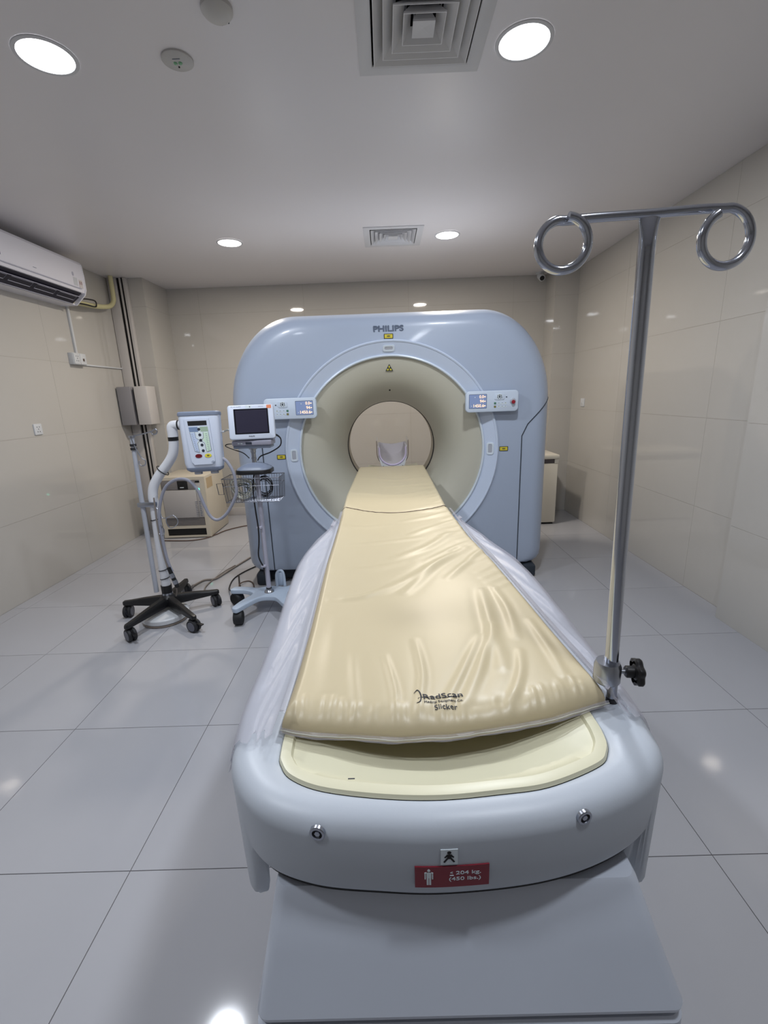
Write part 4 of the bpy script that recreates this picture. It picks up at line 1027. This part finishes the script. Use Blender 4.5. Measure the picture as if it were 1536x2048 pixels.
for k, (xx, zz) in enumerate(((-.002, .069), (0, .036), (.002, .004), (.006, -.024), (.009, -.058))):
    bt = part(console, 'round_button', MB().lathe([(.0085, .0046), (.0080, .0062), (.0001, .0062)], 18, Mf(xx, zz)), ink)
for xx, zz, m_, lb in ((-.020, -.088, dkred, 'red stop button'), (.034, -.088, yel_btn, 'yellow start button')):
    part(console, 'oval_button', MB().prism(oval(.0195, .0115, 24), .003, .0065, Mf(xx, zz)), m_, lb)
part(console, 'oval_mark', MB().prism(oval(.008, .005), .0065, .0068, Mf(.034, -.088)), olive_btn)
lg = MB(); rr = [Mf(.058, -.130, .0042) @ Vector((.0085 * math.cos(a), .0085 * math.sin(a), 0)) for a in arange(0, 2 * PI, 21)[:-1]]; lg.tube(rr, .0007, 5, closed=True)
lg.prism(rrect(.012, .0018, .0004, 1), .004, .0048, Mf(.058, -.130)); lg.prism(rrect(.0018, .012, .0004, 1), .004, .0048, Mf(.058, -.130))
part(console, 'round_emblem', lg, ink_grey, 'small round cross emblem')
part(console, 'cable_plug', MB().tube([Mc @ Vector((.108, 0, .045)), Mc @ Vector((.13, 0, .05))], .006, 8), white_plastic)
# drip pole of the stand
dpx = -1.552
part(ij, 'thin_pole', MB().tube([(-1.560, iy - .02, .185), (-1.553, iy - .02, .8), (-1.546, iy - .02, 1.205)], [.0155, .0145, .0125], 16), grey_paint, 'thin grey pole')
part(ij, 'pole_clamp', MB().box(-1.578, -1.462, iy - .042, iy + .035, .768, .80, .008), steel)
part(ij, 'hook_collar', MB().lathe([(.018, 1.203), (.018, 1.215)], 20, Matrix.Translation((-1.546, iy - .02, 0))), steel)
for z in (1.135, 1.158): part(ij, 'black_ring', MB().lathe([(.0185, z - .007), (.0185, z + .007)], 20, Matrix.Translation((-1.546, iy - .02, 0))), dark_rubber)
hk = [(-1.543, 2.77, 1.212), (-1.482, 2.77, 1.222), (-1.418, 2.77, 1.238), (-1.396, 2.77, 1.250), (-1.386, 2.77, 1.237), (-1.395, 2.77, 1.221), (-1.415, 2.77, 1.219), (-1.423, 2.77, 1.232)]
part(ij, 'wire_hook', MB().tube(hk, .004, 8, smooth=5), steel)
hk = [(-1.547, 2.76, 1.21), (-1.530, 2.76, 1.142), (-1.503, 2.76, 1.082), (-1.482, 2.76, 1.063), (-1.486, 2.76, 1.038), (-1.508, 2.76, 1.030), (-1.524, 2.76, 1.046), (-1.518, 2.76, 1.062)]
part(ij, 'wire_hook', MB().tube(hk, .004, 8, smooth=5), steel)
hs = [(-1.01, 2.75, 1.065), (-.975, 2.745, 1.04), (-.942, 2.74, .972), (-.936, 2.74, .90), (-.943, 2.74, .83), (-1.01, 2.74, .72), (-1.075, 2.74, .675), (-1.12, 2.74, .70), (-1.150, 2.74, .775), (-1.18, 2.74, .875), (-1.231, 2.74, .935), (-1.309, 2.745, .938), (-1.385, 2.75, .885), (-1.435, 2.75, .77), (-1.452, 2.75, .64), (-1.450, 2.75, .50), (-1.440, 2.75, .40), (-1.425, 2.755, .33)]
part(ij, 'hose', MB().tube(hs, .0095, 10, smooth=7), hose_grey, 'grey looped hose')
part(ij, 'cable', MB().tube([(-1.46, 2.745, .83), (-1.467, 2.745, .6), (-1.450, 2.745, .38), (-1.42, 2.76, .22), (-1.435, 2.77, .15)], .005, 8, smooth=6), cable_grey)
cn = MB(); cn.tube([(-1.440, 2.745, .365), (-1.428, 2.745, .315)], .013, 12); cn.tube([(-1.424, 2.745, .30), (-1.402, 2.745, .225)], .014, 12)
part(ij, 'connector', cn, black_plastic, 'black plug'); 
part(ij, 'connector_sleeve', MB().tube([(-1.430, 2.745, .322), (-1.422, 2.745, .292)], .0155, 12).tube([(-1.416, 2.745, .275), (-1.409, 2.745, .248)], .0155, 12), steel)
for (cx_, cz_, tl) in ((-1.494, .70 - .02, .0), (-1.497, .335, 0), (-1.497, .275, 0)):
    pts = [(cx_ + .0305 * math.cos(a), iy + .0305 * math.sin(a), cz_ + .006 * math.cos(a)) for a in arange(0, 2 * PI, 21)[:-1]]
    part(ij, 'cable_tie', MB().tube(pts, .0028, 5, closed=True), blk)
pts = [(-1.40 + .030 * math.cos(a), iy + .032 * math.sin(a), .992 - .028 * math.cos(a)) for a in arange(0, 2 * PI, 21)[:-1]]
part(ij, 'cable_tie', MB().tube(pts, .003, 5, closed=True), blk)
wh = [(-1.47, 2.75, .77), (-1.44, 2.75, .745), (-1.426, 2.74, .70), (-1.392, 2.74, .701), (-1.355, 2.74, .715), (-1.33, 2.74, .68), (-1.344, 2.74, .648), (-1.385, 2.74, .632), (-1.404, 2.74, .668), (-1.40, 2.74, .70)]
part(ij, 'wire_bracket', MB().tube(wh, .003, 6, smooth=4), steel)
part(ij, 'wire_bracket', MB().tube([(-1.455, 2.745, .665), (-1.43, 2.745, .62), (-1.44, 2.745, .585), (-1.47, 2.745, .60)], .003, 6, smooth=5), steel)
# round white weight under the base
t = thing('power_unit', 'flat round white unit on the floor under the black wheeled base', 'power unit', (-1.49, 2.72, 0))
part(t, 'base', MB().lathe([(.135, .0005), (.140, .004), (.140, .016)], 48, Matrix.Translation((-1.51, 2.745, 0))), mat('beige_plinth', (150, 138, 128), .5))
part(t, 'housing', MB().lathe([(.137, .016), (.146, .024), (.146, .048), (.138, .056), (.12, .058), (.0001, .060)], 48, Matrix.Translation((-1.51, 2.745, 0))), white_plastic)

# ------------------------------------------------------------------ monitor stand
mx, my = -.832, 2.85
ms = thing('monitor_stand', 'pale blue X-base rolling stand with a tray and wire basket, beside the gantry', 'medical stand', (mx, my, 0))
POL = [(-1.115, 2.925), (-1.09, 2.955), (-1.00, 2.945), (-.93, 2.925), (-.86, 2.945), (-.81, 2.945), (-.745, 2.93), (-.70, 2.965), (-.635, 3.045), (-.60, 3.04), (-.595, 3.005), (-.65, 2.92), (-.695, 2.86), (-.70, 2.82), (-.665, 2.73), (-.63, 2.66), (-.635, 2.63), (-.66, 2.615), (-.70, 2.66), (-.76, 2.745), (-.80, 2.765), (-.86, 2.765), (-.895, 2.735), (-.94, 2.66), (-.975, 2.60), (-1.005, 2.605), (-1.015, 2.635), (-.99, 2.72), (-.945, 2.81), (-.955, 2.85), (-1.02, 2.885), (-1.11, 2.895)]
S_ = smooth_closed(POL, 4)
N_ = normals(S_); A_ = sum((S_[i].x * S_[(i + 1) % len(S_)].y - S_[(i + 1) % len(S_)].x * S_[i].y) for i in range(len(S_)))
sg = 1 if A_ > 0 else -1
def ins(d): return [p - n * d * sg for p, n in zip(S_, N_)]
ro = [[(p.x, p.y, z) for p in ins(d)] for d, z in ((.004, .094), (0, .098), (0, .118), (.002, .123), (.006, .125))]
bb = MB().grid(ro, True); bb.add(ro[-1], [tuple(range(len(S_)))[::-1]]); bb.add(ro[0], [tuple(range(len(S_)))])
part(ms, 'base', bb, base_blue, 'pale blue X-shaped base', sharp=40)
for lx, ly, rz_ in ((-.985, 2.635, .1), (-.652, 2.645, -.5), (-1.085, 2.925, 1.1), (-.622, 3.015, .6)):
    caster(ms, lx, ly, .047, rz_, dark_rubber, blk, .10, .034, False, False)
part(ms, 'pull_handle', MB().tube([(-.80, 2.945, .12), (-.80, 2.955, .20), (-.785, 2.96, .228), (-.762, 2.96, .228), (-.75, 2.955, .20), (-.745, 2.945, .12)], .010, 10, smooth=4).box(-.795, -.75, 2.95, 2.96, .12, .22, .003), base_blue)
part(ms, 'pole_socket', MB().lathe([(.034, .124), (.030, .134), (.022, .140), (.020, .150)], 28, Matrix.Translation((mx, my, 0))), steel)
part(ms, 'pole', MB().tube([(mx, my, .135), (mx + .001, my, .60), (mx + .002, my, .95)], .0155, 18), lilac_grey, 'lilac grey pole')
part(ms, 'pole_collar', MB().lathe([(.0185, .15), (.0185, .157)], 20, Matrix.Translation((mx, my, 0))), black_plastic)
tr_ = Matrix.Translation((mx - .008, my, 0))
ro = [[tr_ @ Vector((p[0] * k, p[1] * k, z)) for p in rrect(.222, .17, .05, 6)] for k, z in ((.94, .948), (1, .950), (1, .972), (.97, .976))]
tm = MB().grid(ro, True); tm.add(ro[0], [tuple(range(28))]); tm.add(ro[-1], [tuple(range(28))[::-1]])
part(ms, 'tray_edge', tm, black_plastic, 'black tray edge')
ro = [[tr_ @ Vector((p[0] * k, p[1] * k, z)) for p in rrect(.215, .165, .05, 6)] for k, z in ((.97, .976), (.93, .984), (.70, .999), (.45, 1.010), (.22, 1.016))]
tm = MB().grid(ro, True); tm.add(ro[-1], [tuple(range(28))[::-1]])
part(ms, 'tray_top', tm, inj_dark, 'domed grey tray top')
part(ms, 'post', MB().lathe([(.014, 1.012), (.014, 1.035), (.0165, 1.037), (.0165, 1.044), (.014, 1.046), (.014, 1.075), (.017, 1.077), (.017, 1.098), (.026, 1.10), (.026, 1.108)], 24, Matrix.Translation((mx - .006, my, 0))), steel, 'chrome post')
# basket
bw = MB(); bx_a, bx_b, by_a, by_b, bz0, bz1 = -1.030, -.672, 2.76, 2.93, .775, .928
def rect_loop(x0, x1, y0, y1, z): return [(x0, y0, z), (x1, y0, z), (x1, y1, z), (x0, y1, z)]
bw.tube(rect_loop(bx_a, bx_b, by_a, by_b, bz1), .0028, 6, closed=True); bw.tube(rect_loop(bx_a + .01, bx_b - .01, by_a + .01, by_b - .01, bz0), .0022, 6, closed=True)
bw.tube(rect_loop(bx_a + .003, bx_b - .003, by_a + .003, by_b - .003, .88), .0016, 5, closed=True)
part(ms, 'basket_rim', bw, wire_m)
bw = MB()
for k in range(22):
    x = bx_a + (bx_b - bx_a) * k / 21
    x2 = bx_a + .01 + (bx_b - bx_a - .02) * k / 21
    bw.tube([(x, by_a, bz1), (x2, by_a + .01, bz0), (x2, by_b - .01, bz0), (x, by_b, bz1)], .0013, 5)
for k in range(1, 9):
    y = by_a + (by_b - by_a) * k / 9; bw.tube([(bx_a, y, bz1), (bx_a + .01, y, bz0), (bx_b - .01, y, bz0), (bx_b, y, bz1)], .0013, 5)
part(ms, 'basket_wires', bw, wire_m, kind='stuff')
part(ms, 'basket_clamp', MB().lathe([(.020, .768), (.020, .790)], 20, Matrix.Translation((mx, my, 0))).tube([(mx - .03, my - .028, .778), (mx + .04, my - .028, .778)], .006, 8), grey_paint)
for z in (.588, .318): part(ms, 'cable_clip', MB().box(mx - .032, mx + .002, my - .028, my + .008, z - .008, z + .008, .004), lilac_grey)
bk = [(-1.075, 2.79, .895), (-1.035, 2.79, .897), (-1.035, 2.79, .825), (-1.068, 2.79, .825)]
part(ms, 'side_hook', MB().tube(bk, .0025, 6, closed=True), wire_m)
part(ms, 'power_cord', MB().tube([(-.842, 2.822, .94), (-.852, 2.815, .88), (-.858, 2.82, .80), (-.856, 2.82, .70), (-.851, 2.82, .59), (-.853, 2.81, .50), (-.866, 2.81, .41), (-.862, 2.82, .36), (-.846, 2.828, .31), (-.846, 2.82, .26)], .005, 8, smooth=6), cable_black, 'black power cord down the pole')
# coil of cable in the basket
random.seed(11); pts = []
for k in range(150):
    a = k * .30; r_ = .058 + .012 * math.sin(k * .17) + .006 * math.sin(k * .9); pts.append((-.925 + r_ * 1.05 * math.cos(a) + .008 * math.sin(k * .1), 2.80 + .0007 * k * .6 + .004 * math.sin(k * .5), .858 + r_ * math.sin(a)))
single('cable_coil', MB().tube(pts, .0028, 6, smooth=1), cable_white, 'coil of thin pale sensor cable hanging in the left of the wire basket', 'cable')
pts = []
for k in range(110):
    a = k * .31 + 1; r_ = .052 + .010 * math.sin(k * .23); pts.append((-.80 + r_ * .9 * math.cos(a), 2.87 + .0004 * k, .852 + r_ * 1.1 * math.sin(a)))
single('cable_coil', MB().tube(pts, .003, 6), cable_black, 'coil of black cable in the basket right behind the stand pole', 'cable')
pts = []
for k in range(80):
    a = k * .35; r_ = .04 + .015 * math.sin(k * .4); pts.append((-.96 + r_ * 1.2 * math.cos(a), 2.89 + .0003 * k, .835 + r_ * .8 * math.sin(a)))
single('cable_coil', MB().tube(pts, .0028, 6), mat('cable_sage', (120, 128, 116), .5), 'loose greenish grey cable bundle at the bottom left of the basket', 'cable')
# the monitor
mo_ = thing('patient_monitor', 'small white patient monitor with dark screen on the rolling stand', 'monitor', (-.84, 2.85, 1.109))
Mm = Matrix.Translation((-.822, 2.842, 1.262)) @ Matrix.Rotation(math.radians(9), 4, 'Z') @ Matrix.Rotation(math.radians(-10), 4, 'X')
W_, H_ = .274, .208
def Ms(x, z, l=0): return Mm @ Matrix.Translation((x, -l, z)) @ Matrix.Rotation(PI / 2, 4, 'X')
hb = MB(); rpanel(hb, W_, H_, .016, .045, Ms(0, 0, 0), .008)
part(mo_, 'housing', hb, inj_shell)
part(mo_, 'rear_housing', MB().box(-.115, .115, .0, .06, -.085, .085, .015, 3, Mm), white_plastic)
part(mo_, 'bezel', MB().prism(rrect(.204, .152, .003), .045, .0456, Ms(.001, .004)), screen_m, 'black screen bezel')
part(mo_, 'screen', MB().prism(rrect(.186, .136, .002), .0456, .0460, Ms(.002, .004)), screen_in, 'dark screen')
part(mo_, 'lettering', text_mb('PHILIPS', .011, Ms(-.004, -.087, .0455), .0002, .0002, fit_w=.034), ink)
part(mo_, 'white_label', MB().prism(rrect(.036, .016, .001), .045, .0455, Ms(-.010, .091)), white_lbl, 'small white sticker')
part(mo_, 'label_dot', MB().prism(oval(.0035, .0035, 10), .0455, .0458, Ms(-.003, .091)), ink)
part(mo_, 'orange_label', MB().prism(rrect(.028, .020, .001), .045, .0458, Ms(.110, .090)), orange_lbl, 'orange sticker')
part(mo_, 'marking', text_mb('DC AC ALARM', .008, Ms(-.085, .093, .0453), .0002, 0, fit_w=.06), ink_grey)
part(mo_, 'marking', MB().prism(rrect(.030, .0015, .0005, 1), .045, .0453, Ms(.062, .092)), ink_grey)
md = MB().box(-.956 + .008, -.704, 2.79, 2.90, 1.128, 1.158, .005)
part(mo_, 'module', md, mat('module_grey', (150, 150, 166), .45), 'grey recorder module')
part(mo_, 'module_slot', MB().box(-.862, -.825, 2.787, 2.791, 1.135, 1.149), ink)
for xx in (-.905, -.888): part(mo_, 'module_button', MB().box(xx - .006, xx + .006, 2.787, 2.791, 1.139, 1.144), white_lbl)
part(mo_, 'mount_plate', MB().box(-.945, -.715, 2.80, 2.90, 1.108, 1.128, .004), inj_dark)
part(mo_, 'right_cable', MB().tube([(-.70, 2.85, 1.180), (-.678, 2.84, 1.182), (-.655, 2.84, 1.158), (-.664, 2.84, 1.115), (-.725, 2.84, 1.078), (-.79, 2.84, 1.055), (-.812, 2.83, 1.028)], [.008, .0065, .004, .004, .004, .004, .004], 8, smooth=6), cable_black, 'black cable on the right')
part(mo_, 'left_cable', MB().tube([(-.945, 2.85, 1.137), (-.99, 2.84, 1.136), (-1.005, 2.84, 1.124), (-.96, 2.84, 1.102), (-.90, 2.84, 1.078), (-.862, 2.83, 1.045)], .0032, 8, smooth=6), cable_black, 'thin black cable on the left')
part(mo_, 'side_plug', MB().tube([(-.955, 2.84, 1.222), (-.985, 2.84, 1.224), (-1.00, 2.83, 1.215)], [.008, .006, .004], 8, smooth=4), cable_white)

# ------------------------------------------------------------------ cabinet, freezer
x0, x1, y0, y1c, z1 = -2.385, -1.885, 4.57, 5.12, .655
cb_ = thing('equipment_cabinet', 'low beige metal equipment cabinet with vent grille and green lamp in the left rear corner', 'cabinet', ((x0 + x1) / 2, 4.85, 0))
part(cb_, 'housing', MB().box(x0, x1, y0 + .012, y1c, .01, z1, .004), beige_cab)
fr = MB().box(x0 + .045, x1 - .045, y0, y0 + .012, .01, .03).box(x0 + .045, x1 - .045, y0, y0 + .012, .105, .135).box(x0, x0 + .045, y0, y0 + .012, .01, z1).box(x1 - .045, x1, y0, y0 + .012, .01, z1).box(x0 + .045, x1 - .045, y0, y0 + .012, .625, z1)
part(cb_, 'front_frame', fr, beige_cab)
part(cb_, 'door', MB().box(x0 + .05, x1 - .10, y0 - .006, y0 + .011, .225, .52, .002), grey_cab, 'grey door panel')
part(cb_, 'side_strip', MB().box(x1 - .098, x1 - .046, y0 - .002, y0 + .011, .225, .622, .001), grey_cab)
part(cb_, 'upper_panel', MB().box(x0 + .05, x1 - .10, y0 - .001, y0 + .011, .525, .622, .001), grille_m, 'darker upper panel')
part(cb_, 'display', MB().box(-2.165, -2.06, y0 - .006, y0 - .0005, .528, .618, .002), blk, 'black control display')
part(cb_, 'display_mark', MB().box(-2.14, -2.10, y0 - .0075, y0 - .006, .545, .552), white_lbl)
part(cb_, 'small_slot', MB().box(x1 - .095, x1 - .050, y0 - .004, y0 - .0015, .595, .617), blk)
part(cb_, 'green_lamp', MB().lathe([(.013, 0), (.011, .006), (.0001, .009)], 16, face_cam(x1 - .07, y0 - .002, .525)), led_green, 'glowing green lamp')
for k in range(9): part(cb_, 'grille_slat', MB().box(x0 + .05, x1 - .05, y0 + .001, y0 + .011, .140 + k * .0092, .1465 + k * .0092), grille_m)
part(cb_, 'bottom_opening', MB().box(x0 + .045, x1 - .045, y0 + .006, y0 + .0115, .03, .105), blk, 'black bottom opening')
lt = MB()
for r_ in range(9):
    w_ = random.uniform(.014, .03); lt.box(-2.005, -2.005 + w_, y0 - .0075, y0 - .006, .24 + r_ * .019, .244 + r_ * .019)
    lt.box(-1.965, -1.965 + w_ * .8, y0 - .0035, y0 - .002, .24 + r_ * .019, .246 + r_ * .019)
part(cb_, 'printed_lines', lt, ink_grey, kind='stuff')
part(cb_, 'side_notice', MB().box(x1 + .0002, x1 + .001, 4.62, 4.78, .52, .63), mat('notice_tan', (196, 174, 140), .6), 'faded notice on the side')
fz = thing('chest_freezer', 'low white chest freezer standing behind the right side of the gantry', 'freezer', (1.45, 4.9, 0))
part(fz, 'body', MB().box(.95, 1.778, 4.63, 5.16, .02, .655, .012), freezer_m)
part(fz, 'foot_rail', MB().box(.97, 1.76, 4.65, 5.14, 0, .02), blk)
part(fz, 'lid', MB().box(.945, 1.784, 4.615, 5.165, .70, .745, .010), freezer_m, 'lid')
part(fz, 'lid_gap', MB().box(.95, 1.74, 4.64, 5.155, .655, .70), mat('freezer_gap', (92, 84, 84), .5), 'dark gap under the lid')
part(fz, 'corner_cap', MB().box(1.74, 1.78, 4.628, 5.155, .655, .70, .003), freezer_m)

# ------------------------------------------------------------------ floor cables
def cable(name, pts, r, m, label, cat='cable'): return single(name, MB().tube(pts, r, 8, smooth=8), m, label, cat)
cable('floor_cable', [(-2.44, 4.50, .007), (-2.25, 4.47, .007), (-2.06, 4.46, .007), (-1.93, 4.52, .007), (-1.86, 4.66, .007), (-1.80, 4.80, .007), (-1.64, 4.95, .007), (-1.40, 5.02, .007)], .006, cable_brown, 'thin brown cable on the floor in front of the beige cabinet')
cable('floor_cable', [(-1.50, 3.17, .05), (-1.54, 3.25, .012), (-1.50, 3.37, .008), (-1.42, 3.39, .008), (-1.38, 3.50, .008), (-1.33, 3.68, .008), (-1.26, 3.90, .008), (-1.19, 4.05, .008)], .008, cable_grey, 'grey cable curving from the black wheeled base towards the gantry')
cable('floor_cable', [(-1.40, 3.12, .02), (-1.44, 3.25, .006), (-1.43, 3.40, .0055), (-1.385, 3.53, .018), (-1.34, 3.66, .018)], .005, cable_grey, 'second thin grey cable beside the grey one from the black wheeled base')
cable('floor_cable', [(-1.10, 2.97, .09), (-1.17, 3.05, .05), (-1.24, 3.2, .008), (-1.265, 3.38, .006), (-1.23, 3.52, .006), (-1.15, 3.66, .006), (-1.08, 3.72, .006), (-1.02, 3.80, .006)], .005, cable_black, 'black cable arching from the rolling stand base to the gantry foot')
cable('floor_cable', [(-1.10, 3.10, .006), (-1.17, 3.24, .006), (-1.24, 3.44, .012)], .006, cable_black, 'short thick black cable tail on the floor left of the gantry foot')
cable('floor_cable', [(-1.13, 3.12, .006), (-1.17, 3.24, .020), (-1.14, 3.33, .006), (-1.09, 3.30, .006), (-1.05, 3.20, .006), (-1.06, 3.12, .006), (-1.02, 3.05, .006)], .0045, cable_brown, 'small looped brown cable on the floor left of the gantry foot')
cable('floor_cable', [(-.93, 3.00, .006), (-.90, 3.12, .006), (-.86, 3.26, .012), (-.80, 3.33, .02)], .009, cable_black, 'thick black cable running under the gantry behind the rolling stand')
